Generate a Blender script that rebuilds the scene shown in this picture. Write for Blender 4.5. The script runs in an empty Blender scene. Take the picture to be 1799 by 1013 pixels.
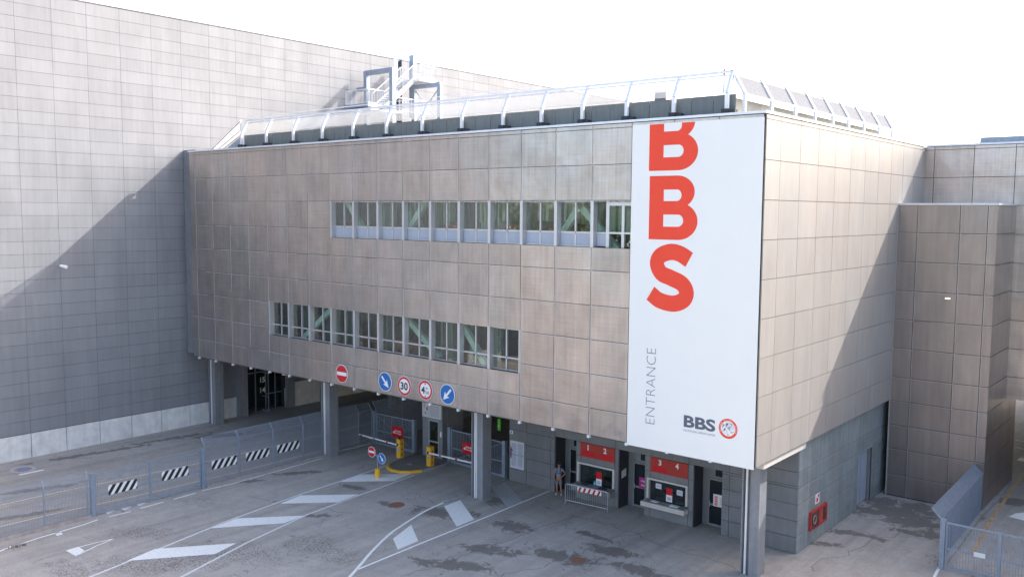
import bpy, bmesh, math, random
from mathutils import Vector, Matrix
random.seed(7)
SC = bpy.context.scene
COL = SC.collection
R = math.radians

# ------------------------------------------------------------------ camera
F_PX, YAW, PITCH, ROLL = 1560.958, -0.6918482, -0.0863878, 0.0069312
CAM = Vector((14.4174, -32.4156, 15.1637))
fw = Vector((math.sin(YAW)*math.cos(PITCH), math.cos(YAW)*math.cos(PITCH), math.sin(PITCH)))
rt0 = Vector((math.cos(YAW), -math.sin(YAW), 0)); up0 = rt0.cross(fw)
rt = math.cos(ROLL)*rt0 + math.sin(ROLL)*up0
up = -math.sin(ROLL)*rt0 + math.cos(ROLL)*up0
cd = bpy.data.cameras.new('camera'); cam = bpy.data.objects.new('camera', cd); COL.objects.link(cam)
cd.sensor_width = 36; cd.lens = 36*F_PX/1799; cd.clip_start = 0.1; cd.clip_end = 3000
mw = Matrix((rt, up, -fw)).transposed().to_4x4(); mw.translation = CAM
cam.matrix_world = mw
SC.camera = cam

# ------------------------------------------------------------------ sky, sun, exposure
SUN = Vector((1.0, 2.12, 1.845)).normalized()
EL = math.asin(SUN.z); AZ = math.atan2(SUN.x, SUN.y)
w = bpy.data.worlds.new('World'); SC.world = w; w.use_nodes = True
nt = w.node_tree; nt.nodes.clear()
sky = nt.nodes.new('ShaderNodeTexSky'); sky.sky_type = 'NISHITA'; sky.sun_disc = False
sky.sun_elevation = EL; sky.sun_rotation = AZ
sky.air_density = 0.9; sky.dust_density = 2.8; sky.ozone_density = 0.5
bg = nt.nodes.new('ShaderNodeBackground'); bg.inputs[1].default_value = 0.15
wo = nt.nodes.new('ShaderNodeOutputWorld')
tn = nt.nodes.new('ShaderNodeVectorMath'); tn.operation = 'MULTIPLY'; tn.inputs[1].default_value = (1.02,.975,.915)   # camera white balance
nt.links.new(sky.outputs[0], tn.inputs[0]); nt.links.new(tn.outputs[0], bg.inputs[0]); nt.links.new(bg.outputs[0], wo.inputs[0])
sd = bpy.data.lights.new('sun', 'SUN'); sd.energy = 2.0; sd.angle = R(0.5); sd.color = (1.0, 0.95, 0.88)
so = bpy.data.objects.new('sun', sd); COL.objects.link(so)
so.rotation_euler = (-SUN).to_track_quat('-Z', 'Y').to_euler()
so.location = (60, 120, 100)
SC.view_settings.view_transform = 'Standard'; SC.view_settings.look = 'None'
SC.view_settings.exposure = 1.95; SC.view_settings.gamma = 1.0; SC.view_settings.use_curve_mapping = False
SC.cycles.max_bounces = 8; SC.cycles.transparent_max_bounces = 16

# ------------------------------------------------------------------ helpers: image point -> point on a known plane of the place
def _ray(px, py): return fw + rt*((px-899.5)/F_PX) - up*((py-506.5)/F_PX)
def G(px, py, z=0.0):
    d = _ray(px, py); return CAM + d*((z-CAM.z)/d.z)
def FX(px, py, x):
    d = _ray(px, py); return CAM + d*((x-CAM.x)/d.x)
def FY(px, py, y):
    d = _ray(px, py); return CAM + d*((y-CAM.y)/d.y)

ORI = {}
class MB:
    def __init__(s): s.v = []; s.f = []; s.g = []
    def add(s, vs, fs):
        n = len(s.v); vs = list(vs); s.g.append((vs, fs)); s.v += [Vector(a) for a in vs]; s.f += [tuple(n+i for i in f) for f in fs]; return s
    def box(s, x0, x1, y0, y1, z0, z1):
        return s.add([(x0,y0,z0),(x1,y0,z0),(x1,y1,z0),(x0,y1,z0),(x0,y0,z1),(x1,y0,z1),(x1,y1,z1),(x0,y1,z1)],
                     [(0,3,2,1),(4,5,6,7),(0,1,5,4),(1,2,6,5),(2,3,7,6),(3,0,4,7)])
    def bar(s, p, q, a, b, upv=(0,0,1)):
        p = Vector(p); q = Vector(q); d = (q-p).normalized(); u = Vector(upv)
        if abs(d.dot(u)) > .99: u = Vector((0,1,0))
        e = d.cross(u).normalized()*a/2; g = e.cross(d).normalized()*b/2
        return s.add([p-e-g,p+e-g,p+e+g,p-e+g,q-e-g,q+e-g,q+e+g,q-e+g],
                     [(0,3,2,1),(4,5,6,7),(0,1,5,4),(1,2,6,5),(2,3,7,6),(3,0,4,7)])
    def tube(s, p, q, r, n=8, r2=None, caps=True):
        p = Vector(p); q = Vector(q); d = (q-p).normalized(); u = Vector((0,0,1)) if abs(d.z) < .9 else Vector((1,0,0))
        e = d.cross(u).normalized(); g = d.cross(e); r2 = r if r2 is None else r2
        vs = [p+(e*math.cos(t)+g*math.sin(t))*r for t in [2*math.pi*i/n for i in range(n)]]
        vs += [q+(e*math.cos(t)+g*math.sin(t))*r2 for t in [2*math.pi*i/n for i in range(n)]]
        fs = [(i,n+i,n+(i+1)%n,(i+1)%n) for i in range(n)]
        if caps: fs += [tuple(range(n)), tuple(range(2*n-1,n-1,-1))]
        return s.add(vs, fs)
    def path(s, pts, r, n=8):
        for a, b in zip(pts[:-1], pts[1:]): s.tube(a, b, r, n)
        return s
    def prism(s, poly, d):          # planar polygon extruded by d
        n = len(poly); d = Vector(d); P = [Vector(a) for a in poly]
        return s.add(P+[a+d for a in P], [tuple(range(n-1,-1,-1)), tuple(range(n,2*n))]+[(i,(i+1)%n,n+(i+1)%n,n+i) for i in range(n)])
    def sheet(s, poly): 
        return s.add(poly, [tuple(range(len(poly)))])
    def each(s, name, mat, parent=None):      # every piece an object of its own
        for vs, fs in s.g: MB().add(vs, fs).build(name, mat, parent)
    def build(s, name, mat, parent=None, label=None, smooth=False):
        o0 = ORI[parent.name] if parent else Vector((0,0,0))
        me = bpy.data.meshes.new(name)
        me.from_pydata([v-o0 for v in s.v], [], s.f); me.validate()
        bm = bmesh.new(); bm.from_mesh(me); bmesh.ops.recalc_face_normals(bm, faces=bm.faces) if name not in FLATS else None
        bm.to_mesh(me); bm.free()
        if smooth:
            for p in me.polygons: p.use_smooth = True
        me.materials.append(mat)
        o = bpy.data.objects.new(name, me); COL.objects.link(o)
        ORI[o.name] = o0
        if parent: o.parent = parent
        if label: o['label'] = label
        return o
FLATS = {'ground', 'road_marking', 'painted_line'}
def thing(name, label, cat, loc, group=None):
    o = bpy.data.objects.new(name, None); COL.objects.link(o); o.location = loc; o.empty_display_size = .3
    o['label'] = label; o['category'] = cat
    if group: o['group'] = group
    ORI[o.name] = Vector(loc); return o
def tag(o, label, cat, group=None):
    o['label'] = label; o['category'] = cat
    if group: o['group'] = group
    return o
def struct(o): o['kind'] = 'structure'; return o
def copy_tree(o, delta, parent=None):
    c = o.copy(); COL.objects.link(c); c.parent = parent
    ORI[c.name] = ORI[o.name] + Vector(delta)
    if parent is None: c.location = o.location + Vector(delta)
    for ch in [k for k in bpy.data.objects if k.parent == o]: copy_tree(ch, delta, c)
    return c

# ------------------------------------------------------------------ materials
def mat(name, col, rough=.6, metal=0., var=.12, scale=3., stretch=(1,1,1), bump=0., bscale=40., island=0., spec=.5, col2=None, streak=0.):
    m = bpy.data.materials.new(name); m.use_nodes = True; n = m.node_tree; L = n.links
    b = n.nodes['Principled BSDF']; b.inputs['Roughness'].default_value = rough; b.inputs['Metallic'].default_value = metal
    b.inputs['Specular IOR Level'].default_value = spec
    geo = n.nodes.new('ShaderNodeNewGeometry')
    mp = n.nodes.new('ShaderNodeMapping'); mp.inputs['Scale'].default_value = stretch
    L.new(geo.outputs['Position'], mp.inputs['Vector'])
    nz = n.nodes.new('ShaderNodeTexNoise'); nz.inputs['Scale'].default_value = scale; nz.inputs['Detail'].default_value = 6
    nz.inputs['Roughness'].default_value = .62
    L.new(mp.outputs[0], nz.inputs['Vector'])
    rmp = n.nodes.new('ShaderNodeMapRange'); rmp.inputs[1].default_value = .28; rmp.inputs[2].default_value = .72
    rmp.inputs[3].default_value = 1-var; rmp.inputs[4].default_value = 1+var
    L.new(nz.outputs[0], rmp.inputs[0]); val = rmp.outputs[0]
    if streak:
        m2 = n.nodes.new('ShaderNodeMapping'); m2.inputs['Scale'].default_value = (5,5,.25)
        L.new(geo.outputs['Position'], m2.inputs['Vector'])
        n2 = n.nodes.new('ShaderNodeTexNoise'); n2.inputs['Scale'].default_value = 1.; n2.inputs['Detail'].default_value = 4
        L.new(m2.outputs[0], n2.inputs['Vector'])
        r2 = n.nodes.new('ShaderNodeMapRange'); r2.inputs[1].default_value = .3; r2.inputs[2].default_value = .7
        r2.inputs[3].default_value = 1-streak; r2.inputs[4].default_value = 1+streak; L.new(n2.outputs[0], r2.inputs[0])
        mu = n.nodes.new('ShaderNodeMath'); mu.operation = 'MULTIPLY'; L.new(val, mu.inputs[0]); L.new(r2.outputs[0], mu.inputs[1]); val = mu.outputs[0]
    if island:
        r3 = n.nodes.new('ShaderNodeMapRange'); r3.inputs[3].default_value = 1-island; r3.inputs[4].default_value = 1+island
        L.new(geo.outputs['Random Per Island'], r3.inputs[0])
        mu = n.nodes.new('ShaderNodeMath'); mu.operation = 'MULTIPLY'; L.new(val, mu.inputs[0]); L.new(r3.outputs[0], mu.inputs[1]); val = mu.outputs[0]
    vm = n.nodes.new('ShaderNodeVectorMath'); vm.operation = 'SCALE'; L.new(val, vm.inputs['Scale'])
    if col2:
        mx = n.nodes.new('ShaderNodeMix'); mx.data_type = 'RGBA'; mx.inputs[6].default_value = (*col,1); mx.inputs[7].default_value = (*col2,1)
        n4 = n.nodes.new('ShaderNodeTexNoise'); n4.inputs['Scale'].default_value = scale*.35; n4.inputs['Detail'].default_value = 3
        m4 = n.nodes.new('ShaderNodeMapping'); m4.inputs['Location'].default_value = (17,5,9); m4.inputs['Scale'].default_value = stretch
        L.new(geo.outputs['Position'], m4.inputs['Vector']); L.new(m4.outputs[0], n4.inputs['Vector'])
        r4 = n.nodes.new('ShaderNodeMapRange'); r4.inputs[1].default_value = .35; r4.inputs[2].default_value = .65; L.new(n4.outputs[0], r4.inputs[0])
        L.new(r4.outputs[0], mx.inputs[0]); L.new(mx.outputs[2], vm.inputs[0])
    else: vm.inputs[0].default_value = col
    L.new(vm.outputs[0], b.inputs['Base Color'])
    if bump:
        n5 = n.nodes.new('ShaderNodeTexNoise'); n5.inputs['Scale'].default_value = bscale; n5.inputs['Detail'].default_value = 3
        L.new(mp.outputs[0] if stretch != (1,1,1) else geo.outputs['Position'], n5.inputs['Vector'])
        bp = n.nodes.new('ShaderNodeBump'); bp.inputs['Strength'].default_value = bump; bp.inputs['Distance'].default_value = .02
        L.new(n5.outputs[0], bp.inputs['Height']); L.new(bp.outputs[0], b.inputs['Normal'])
    return m

def mesh_cladding():
    """perforated bronze anodised sheet: fine holes read as soft horizontal/vertical ribbing; broad blotches also paint in blurred reflections"""
    m = mat('bronze_mesh', (.47,.41,.378), rough=.34, metal=.82, var=.15, scale=.9, stretch=(1,1,.55), island=.07, col2=(.43,.40,.385), streak=.06)
    n = m.node_tree; L = n.links; b = n.nodes['Principled BSDF']
    geo = n.nodes.new('ShaderNodeNewGeometry')
    mp = n.nodes.new('ShaderNodeMapping'); mp.inputs['Scale'].default_value = (.5,.5,26)
    L.new(geo.outputs['Position'], mp.inputs['Vector'])
    nz = n.nodes.new('ShaderNodeTexNoise'); nz.inputs['Scale'].default_value = 1.; nz.inputs['Detail'].default_value = 3
    L.new(mp.outputs[0], nz.inputs['Vector'])
    mp2 = n.nodes.new('ShaderNodeMapping'); mp2.inputs['Scale'].default_value = (14,14,.3)
    L.new(geo.outputs['Position'], mp2.inputs['Vector'])
    nz2 = n.nodes.new('ShaderNodeTexNoise'); nz2.inputs['Scale'].default_value = 1.; nz2.inputs['Detail'].default_value = 3
    L.new(mp2.outputs[0], nz2.inputs['Vector'])
    ad = n.nodes.new('ShaderNodeMath'); ad.operation = 'ADD'; L.new(nz.outputs[0], ad.inputs[0]); L.new(nz2.outputs[0], ad.inputs[1])
    r = n.nodes.new('ShaderNodeMapRange'); r.inputs[1].default_value = .75; r.inputs[2].default_value = 1.25
    r.inputs[3].default_value = .92; r.inputs[4].default_value = 1.08; L.new(ad.outputs[0], r.inputs[0])
    src = b.inputs['Base Color'].links[0].from_socket
    vm = n.nodes.new('ShaderNodeVectorMath'); vm.operation = 'SCALE'; L.new(src, vm.inputs[0]); L.new(r.outputs[0], vm.inputs['Scale'])
    L.new(vm.outputs[0], b.inputs['Base Color'])
    # sheets are never quite flat
    n3 = n.nodes.new('ShaderNodeTexNoise'); n3.inputs['Scale'].default_value = .8; n3.inputs['Detail'].default_value = 2
    L.new(geo.outputs['Position'], n3.inputs['Vector'])
    bp = n.nodes.new('ShaderNodeBump'); bp.inputs['Strength'].default_value = .35; bp.inputs['Distance'].default_value = .12
    L.new(n3.outputs[0], bp.inputs['Height']); L.new(bp.outputs[0], b.inputs['Normal'])
    return m

def glass_mat(name, tint=(.62,.70,.68), fres=1.5, rough=.02, ripple=0., refl=1.0, haze=0.):
    m = bpy.data.materials.new(name); m.use_nodes = True; n = m.node_tree; L = n.links; n.nodes.clear()
    o = n.nodes.new('ShaderNodeOutputMaterial'); mx = n.nodes.new('ShaderNodeMixShader')
    tr = n.nodes.new('ShaderNodeBsdfTransparent'); tr.inputs[0].default_value = (*tint,1)
    gl = n.nodes.new('ShaderNodeBsdfGlossy'); gl.inputs['Roughness'].default_value = rough; gl.inputs['Color'].default_value = (refl,refl,refl,1)
    fr = n.nodes.new('ShaderNodeLayerWeight'); fr.inputs[0].default_value = .5
    pw = n.nodes.new('ShaderNodeMath'); pw.operation = 'POWER'; pw.inputs[1].default_value = 4.; L.new(fr.outputs['Facing'], pw.inputs[0])
    f0 = ((fres-1)/(fres+1))**2*1.25; rg = n.nodes.new('ShaderNodeMapRange'); rg.inputs[3].default_value = f0; rg.inputs[4].default_value = 1; L.new(pw.outputs[0], rg.inputs[0])
    L.new(rg.outputs[0], mx.inputs[0]); L.new(tr.outputs[0], mx.inputs[1]); L.new(gl.outputs[0], mx.inputs[2]); L.new(mx.outputs[0], o.inputs[0])
    if haze:
        tl = n.nodes.new('ShaderNodeBsdfTranslucent'); tl.inputs[0].default_value = (.6,.6,.6,1); m3 = n.nodes.new('ShaderNodeMixShader'); m3.inputs[0].default_value = haze
        L.new(mx.outputs[0], m3.inputs[1]); L.new(tl.outputs[0], m3.inputs[2]); L.new(m3.outputs[0], o.inputs[0])
    if ripple:
        nz = n.nodes.new('ShaderNodeTexNoise'); nz.inputs['Scale'].default_value = 1.4
        g = n.nodes.new('ShaderNodeNewGeometry'); L.new(g.outputs['Position'], nz.inputs['Vector'])
        bp = n.nodes.new('ShaderNodeBump'); bp.inputs['Strength'].default_value = ripple; bp.inputs['Distance'].default_value = .03
        L.new(nz.outputs[0], bp.inputs['Height']); L.new(bp.outputs[0], gl.inputs['Normal']); L.new(bp.outputs[0], fr.inputs['Normal'])
    return m

def mesh_panel_mat():
    m = bpy.data.materials.new('perforated_grey'); m.use_nodes = True; n = m.node_tree; L = n.links
    b = n.nodes['Principled BSDF']; b.inputs['Base Color'].default_value = (.21,.215,.235,1); b.inputs['Roughness'].default_value = 1.; b.inputs['Specular IOR Level'].default_value = .05
    o = n.nodes['Material Output']; tr = n.nodes.new('ShaderNodeBsdfTransparent'); mx = n.nodes.new('ShaderNodeMixShader')
    wv = n.nodes.new('ShaderNodeTexVoronoi'); wv.inputs['Scale'].default_value = 14
    g = n.nodes.new('ShaderNodeNewGeometry'); L.new(g.outputs['Position'], wv.inputs['Vector'])
    r = n.nodes.new('ShaderNodeMapRange'); r.inputs[1].default_value = .3; r.inputs[2].default_value = .5; r.inputs[3].default_value = .80; r.inputs[4].default_value = .98
    L.new(wv.outputs[0], r.inputs[0]); L.new(r.outputs[0], mx.inputs[0])
    L.new(tr.outputs[0], mx.inputs[1]); L.new(b.outputs[0], mx.inputs[2]); L.new(mx.outputs[0], o.inputs[0])
    return m

def asphalt(name, base=(.385,.350,.318), blobs=(), cracks=()):
    stain = None
    m = bpy.data.materials.new(name); m.use_nodes = True; n = m.node_tree; L = n.links
    b = n.nodes['Principled BSDF']; geo = n.nodes.new('ShaderNodeNewGeometry'); P = geo.outputs['Position']
    def noise(sc, det=5, ro=.6, vec=P, dist=0.):
        z = n.nodes.new('ShaderNodeTexNoise'); z.inputs['Scale'].default_value = sc; z.inputs['Detail'].default_value = det
        z.inputs['Roughness'].default_value = ro; z.inputs['Distortion'].default_value = dist; L.new(vec, z.inputs['Vector']); return z.outputs[0]
    def mr(v, a, c, d, e):
        z = n.nodes.new('ShaderNodeMapRange'); z.inputs[1].default_value = a; z.inputs[2].default_value = c; z.inputs[3].default_value = d; z.inputs[4].default_value = e
        L.new(v, z.inputs[0]); return z.outputs[0]
    def mth(op, a, c):
        z = n.nodes.new('ShaderNodeMath'); z.operation = op
        for i, q in enumerate((a, c)):
            if isinstance(q, (int, float)): z.inputs[i].default_value = q
            else: L.new(q, z.inputs[i])
        return z.outputs[0]
    def field(bl):
        acc = None
        for (cx, cy, rx, ry, a) in bl:
            mp = n.nodes.new('ShaderNodeMapping'); mp.vector_type = 'TEXTURE'
            mp.inputs['Location'].default_value = (cx,cy,0); mp.inputs['Rotation'].default_value = (0,0,R(a)); mp.inputs['Scale'].default_value = (rx,ry,50)
            L.new(P, mp.inputs['Vector'])
            ln = n.nodes.new('ShaderNodeVectorMath'); ln.operation = 'LENGTH'; L.new(mp.outputs[0], ln.inputs[0])
            v = mth('SUBTRACT', 1., ln.outputs['Value'])
            acc = v if acc is None else mth('MAXIMUM', acc, v)
        return acc
    v = mr(noise(.22, 4), .3, .7, .90, 1.10)
    v = mth('MULTIPLY', v, mr(noise(1.7, 6, .7), .3, .7, .90, 1.10))
    v = mth('MULTIPLY', v, mr(noise(9, 5, .75), .3, .7, .88, 1.12))
    v = mth('MULTIPLY', v, mr(noise(28, 3, .8), .3, .7, .82, 1.18))
    v = mth('MULTIPLY', v, mr(noise(90, 2, .8), .3, .7, .88, 1.12))
    # tyre-worn streaks along the lanes
    mp = n.nodes.new('ShaderNodeMapping'); mp.inputs['Rotation'].default_value = (0,0,R(8)); mp.inputs['Scale'].default_value = (1.3,.06,1); L.new(P, mp.inputs['Vector'])
    v = mth('MULTIPLY', v, mr(noise(1.0, 4, .6, mp.outputs[0]), .35, .68, 1.07, .84))
    if blobs:
        f = mth('ADD', field(blobs), mth('MULTIPLY', mth('SUBTRACT', noise(1.35, 9, .74, P, 1.0), .5), 4.0))
        stain = mr(f, .15, .40, 0., .74)
    if cracks:
        c = n.nodes.new('ShaderNodeTexVoronoi'); c.feature = 'DISTANCE_TO_EDGE'; c.inputs['Scale'].default_value = 6.5
        wn = n.nodes.new('ShaderNodeVectorMath'); wn.operation = 'ADD'; L.new(P, wn.inputs[0])
        nn = n.nodes.new('ShaderNodeTexNoise'); nn.inputs['Scale'].default_value = 6; L.new(P, nn.inputs['Vector'])
        sc = n.nodes.new('ShaderNodeVectorMath'); sc.operation = 'SCALE'; sc.inputs['Scale'].default_value = .22; L.new(nn.outputs['Color'], sc.inputs[0]); L.new(sc.outputs[0], wn.inputs[1])
        L.new(wn.outputs[0], c.inputs['Vector'])
        cr = mr(c.outputs['Distance'], .03, .09, 1., 0.)
        f = mth('ADD', field(cracks), mth('MULTIPLY', mth('SUBTRACT', noise(2.2, 5, .6), .5), 1.6))
        v = mth('MULTIPLY', v, mth('SUBTRACT', 1., mth('MULTIPLY', mth('MULTIPLY', cr, mr(f, .1, .45, 0., 1.)), .55)))
    # thin meandering cracks everywhere
    c2 = n.nodes.new('ShaderNodeTexVoronoi'); c2.feature = 'DISTANCE_TO_EDGE'; c2.inputs['Scale'].default_value = .28
    w2 = n.nodes.new('ShaderNodeVectorMath'); w2.operation = 'ADD'; L.new(P, w2.inputs[0])
    n6 = n.nodes.new('ShaderNodeTexNoise'); n6.inputs['Scale'].default_value = 1.4; n6.inputs['Detail'].default_value = 6; L.new(P, n6.inputs['Vector'])
    s6 = n.nodes.new('ShaderNodeVectorMath'); s6.operation = 'SCALE'; s6.inputs['Scale'].default_value = 1.3; L.new(n6.outputs['Color'], s6.inputs[0]); L.new(s6.outputs[0], w2.inputs[1])
    L.new(w2.outputs[0], c2.inputs['Vector'])
    v = mth('MULTIPLY', v, mth('SUBTRACT', 1., mth('MULTIPLY', mr(c2.outputs['Distance'], .002, .007, .45, 0.), mr(noise(.5, 3), .45, .6, 0., 1.))))
    vm = n.nodes.new('ShaderNodeVectorMath'); vm.operation = 'SCALE'; vm.inputs[0].default_value = base; L.new(v, vm.inputs['Scale'])
    if stain is not None:      # damp and oily patches: darker, warmer, with small satellites
        sp = mr(noise(2.3, 8, .72, P, .5), .655, .70, 0., .62)
        sm = mth('MULTIPLY', mth('MAXIMUM', stain, sp), mr(noise(14, 4, .7), .3, .7, .72, 1.15))
        mx = n.nodes.new('ShaderNodeMix'); mx.data_type = 'RGBA'; L.new(sm, mx.inputs[0]); L.new(vm.outputs[0], mx.inputs[6]); mx.inputs[7].default_value = (.105,.092,.078,1)
        L.new(mx.outputs[2], b.inputs['Base Color'])
    else: L.new(vm.outputs[0], b.inputs['Base Color'])
    b.inputs['Roughness'].default_value = .82; b.inputs['Specular IOR Level'].default_value = .35
    bp = n.nodes.new('ShaderNodeBump'); bp.inputs['Strength'].default_value = .4; bp.inputs['Distance'].default_value = .01
    L.new(noise(60, 3), bp.inputs['Height']); L.new(bp.outputs[0], b.inputs['Normal'])
    return m

def worn_paint(name, col, wear=.55):
    m = mat(name, col, rough=.6, var=.08, scale=6)
    n = m.node_tree; L = n.links; b = n.nodes['Principled BSDF']; geo = n.nodes.new('ShaderNodeNewGeometry')
    nz = n.nodes.new('ShaderNodeTexNoise'); nz.inputs['Scale'].default_value = 7; nz.inputs['Detail'].default_value = 8; nz.inputs['Roughness'].default_value = .75
    L.new(geo.outputs['Position'], nz.inputs['Vector'])
    r = n.nodes.new('ShaderNodeMapRange'); r.inputs[1].default_value = wear; r.inputs[2].default_value = wear+.16; L.new(nz.outputs[0], r.inputs[0])
    mx = n.nodes.new('ShaderNodeMix'); mx.data_type = 'RGBA'; L.new(r.outputs[0], mx.inputs[0])
    L.new(b.inputs['Base Color'].links[0].from_socket, mx.inputs[6]); mx.inputs[7].default_value = (.25,.25,.25,1)
    L.new(mx.outputs[2], b.inputs['Base Color']); return m

BLOBS = []
for (px, py, rx, ry, a) in [(865,965,2.2,.8,25),(800,992,2.6,.7,20),(745,985,1.2,.4,10),(905,925,1.5,.9,0),(780,900,2.6,1.0,30),(870,880,1.3,.8,0),
    (985,975,2.2,.9,0),(1075,968,1.8,.7,10),(1120,1000,2.,.8,0),(520,830,2.2,.5,55),(440,845,1.2,.4,50),(620,855,1.4,.5,0),(1575,900,3.2,2.2,10),(1600,915,2.6,1.6,0),(1545,880,2.0,1.2,0),(1610,890,1.4,1.2,0),
    (1520,895,1.2,1.,0),(1640,940,1.3,.8,0),(1600,935,1.2,.6,0),(1490,935,1.6,.5,20),(1540,945,1.0,.4,0),(300,770,4.0,.5,80),(170,795,5.0,.45,80),(380,765,2.5,.8,60),
    (60,860,3.,.5,75),(40,905,3.,.4,75),(680,885,.9,.4,0),(1660,870,1.2,.6,0),(560,905,1.2,.4,40),(1730,870,1.6,.9,0),(1450,955,1.5,.4,20),(1700,905,1.2,.8,0),(1780,880,1.5,1.,0),(1040,940,1.5,.4,0)]:
    g = G(px, py); BLOBS.append((g.x, g.y, rx*.86, ry*.86, a))
CRK = []
for (px, py, rx, ry, a) in [(545,955,1.9,1.5,0),(590,975,1.4,1.,0),(400,970,3.2,1.6,35),(240,990,3.,1.4,35),(330,985,2.6,1.2,30),(250,935,2.2,1.0,30),(120,1000,2.,1.,0)]:
    g = G(px, py); CRK.append((g.x, g.y, rx, ry, a))

M = {}
M['bronze'] = mesh_cladding()
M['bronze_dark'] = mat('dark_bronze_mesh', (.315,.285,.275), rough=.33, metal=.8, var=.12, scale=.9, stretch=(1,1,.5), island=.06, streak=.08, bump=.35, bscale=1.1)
M['hall'] = mat('zinc_panel', (.262,.268,.285), rough=.55, metal=.12, var=.09, scale=.8, stretch=(1,1,.35), island=.04, streak=.05, bump=.16, bscale=1.6, spec=.15)
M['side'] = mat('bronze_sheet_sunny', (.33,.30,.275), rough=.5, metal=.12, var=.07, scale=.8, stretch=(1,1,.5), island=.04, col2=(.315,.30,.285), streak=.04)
M['backing'] = mat('black_backing', (.07,.07,.075), rough=.8)
M['alu'] = mat('aluminium', (.56,.57,.60), rough=.35, metal=.6, var=.05)
M['alu_white'] = mat('white_aluminium', (.74,.74,.76), rough=.4, metal=.1, var=.05)
M['coping'] = mat('coping_sheet', (.68,.69,.73), rough=.4, metal=.3, var=.06, island=.05)
M['concrete'] = mat('concrete_plinth', (.70,.68,.655), rough=.8, var=.16, scale=1.6, bump=.2, streak=.05, island=.07)
M['booth'] = mat('slate_panel', (.20,.205,.212), rough=.55, metal=.1, var=.10, scale=1.5, island=.06, streak=.08)
M['booth_side'] = mat('weathered_slate_panel', (.25,.285,.30), rough=.55, metal=.1, var=.16, scale=1.2, island=.08, streak=.14, col2=(.27,.29,.28))
M['dark'] = mat('dark_paint', (.035,.038,.045), rough=.7)
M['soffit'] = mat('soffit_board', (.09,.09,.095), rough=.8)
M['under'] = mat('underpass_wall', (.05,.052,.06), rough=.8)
M['column'] = mat('column_grey_paint', (.225,.235,.255), rough=.5, var=.10, streak=.12)
M['steel'] = mat('galvanised_steel', (.29,.34,.42), rough=.45, metal=.35, var=.12, scale=5)
M['roofwall'] = mat('roof_upstand', (.15,.165,.165), rough=.6, var=.1, streak=.1, island=.06)
M['roof'] = mat('roof_gravel', (.32,.31,.30), rough=.9, var=.15, scale=4)
M['glass'] = glass_mat('window_glass', (.80,.88,.85), 1.6, ripple=.25)
M['glass_upper'] = glass_mat('mirrored_window_glass', (.82,.89,.86), 1.9, ripple=.5)
M['glass_booth'] = glass_mat('counter_glass', (.62,.72,.72), 1.6)
M['glass_roof'] = glass_mat('screen_glass', (.86,.88,.90), 1.6, rough=.12, haze=.22)
M['mesh'] = mesh_panel_mat()
M['spandrel'] = mat('blue_grey_spandrel', (.36,.40,.48), rough=.4, var=.05)
M['green'] = mat('green_steel', (.56,.68,.61), rough=.45, var=.08)
M['darkgreen'] = mat('dark_green_steel', (.05,.09,.08), rough=.5)
M['room'] = mat('interior_wall', (.04,.045,.045), rough=.9, var=.2, scale=.5)
M['room_floor'] = mat('interior_red_floor', (.42,.09,.05), rough=.7, var=.2)
M['banner'] = mat('banner_vinyl', (.82,.81,.78), spec=.3, rough=.5, var=.012, scale=.5, bump=.25, bscale=.9)
M['coral'] = mat('coral_print', (.84,.085,.05), spec=.15, rough=.7, var=.02)
M['ink'] = mat('grey_print', (.10,.115,.16), rough=.5, var=.03)
M['inkpale'] = mat('pale_grey_print', (.45,.47,.55), rough=.5, var=.1)
M['ink_light'] = mat('thin_grey_print', (.20,.21,.30), rough=.5, var=.03)
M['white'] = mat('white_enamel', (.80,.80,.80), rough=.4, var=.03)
M['paper'] = mat('printed_paper', (.62,.63,.66), rough=.7, var=.10, scale=14, stretch=(1,1,3))
M['red'] = mat('red_enamel', (.58,.012,.02), rough=.35, var=.05)
M['redboard'] = mat('dull_red_board', (.42,.035,.02), rough=.5, var=.07)
M['redbright'] = mat('bright_red_vinyl', (.62,.0,.01), rough=.5, var=.03)
M['blue'] = mat('blue_enamel', (.01,.13,.42), rough=.35, var=.05)
M['black'] = mat('black_enamel', (.02,.02,.022), rough=.45)
M['yellow'] = mat('yellow_enamel', (.82,.42,.03), rough=.4, var=.08, streak=.06)
M['yellow_kerb'] = worn_paint('yellow_kerb_paint', (.78,.42,.04), .62)
M['magenta'] = mat('magenta_poster', (.45,.02,.22), rough=.5, var=.05)
M['cyan'] = mat('cyan_card', (.08,.38,.55), rough=.5)
M['cream'] = mat('cream_frame', (.56,.53,.49), rough=.5, var=.06)
M['counter'] = mat('counter_stone', (.24,.24,.24), rough=.6)
M['paint'] = worn_paint('white_road_paint', (.80,.79,.76), .57)
M['paint_thin'] = worn_paint('white_line_paint', (.66,.66,.66), .54)
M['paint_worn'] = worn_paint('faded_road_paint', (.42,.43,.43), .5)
M['orange_line'] = worn_paint('yellow_line_paint', (.58,.34,.07), .52)
M['rusty_line'] = mat('rusty_yellow_edge', (.55,.30,.10), rough=.8, var=.5, scale=5, col2=(.50,.36,.24))
M['kerb'] = mat('kerb_stone', (.33,.32,.31), rough=.85, var=.22, scale=4)
M['pinkkerb'] = mat('weathered_kerb', (.36,.31,.29), rough=.9, var=.25, scale=3)
M['rust'] = mat('rusty_iron', (.24,.11,.07), rough=.9, var=.3, scale=12)
M['asphalt'] = asphalt('asphalt', blobs=BLOBS, cracks=CRK)
M['asphalt_isl'] = asphalt('island_asphalt', base=(.21,.19,.175))
M['door'] = mat('pale_blue_door', (.36,.40,.47), rough=.5, var=.05)
M['skin'] = mat('skin', (.38,.19,.12), rough=.55, var=.03)
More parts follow.
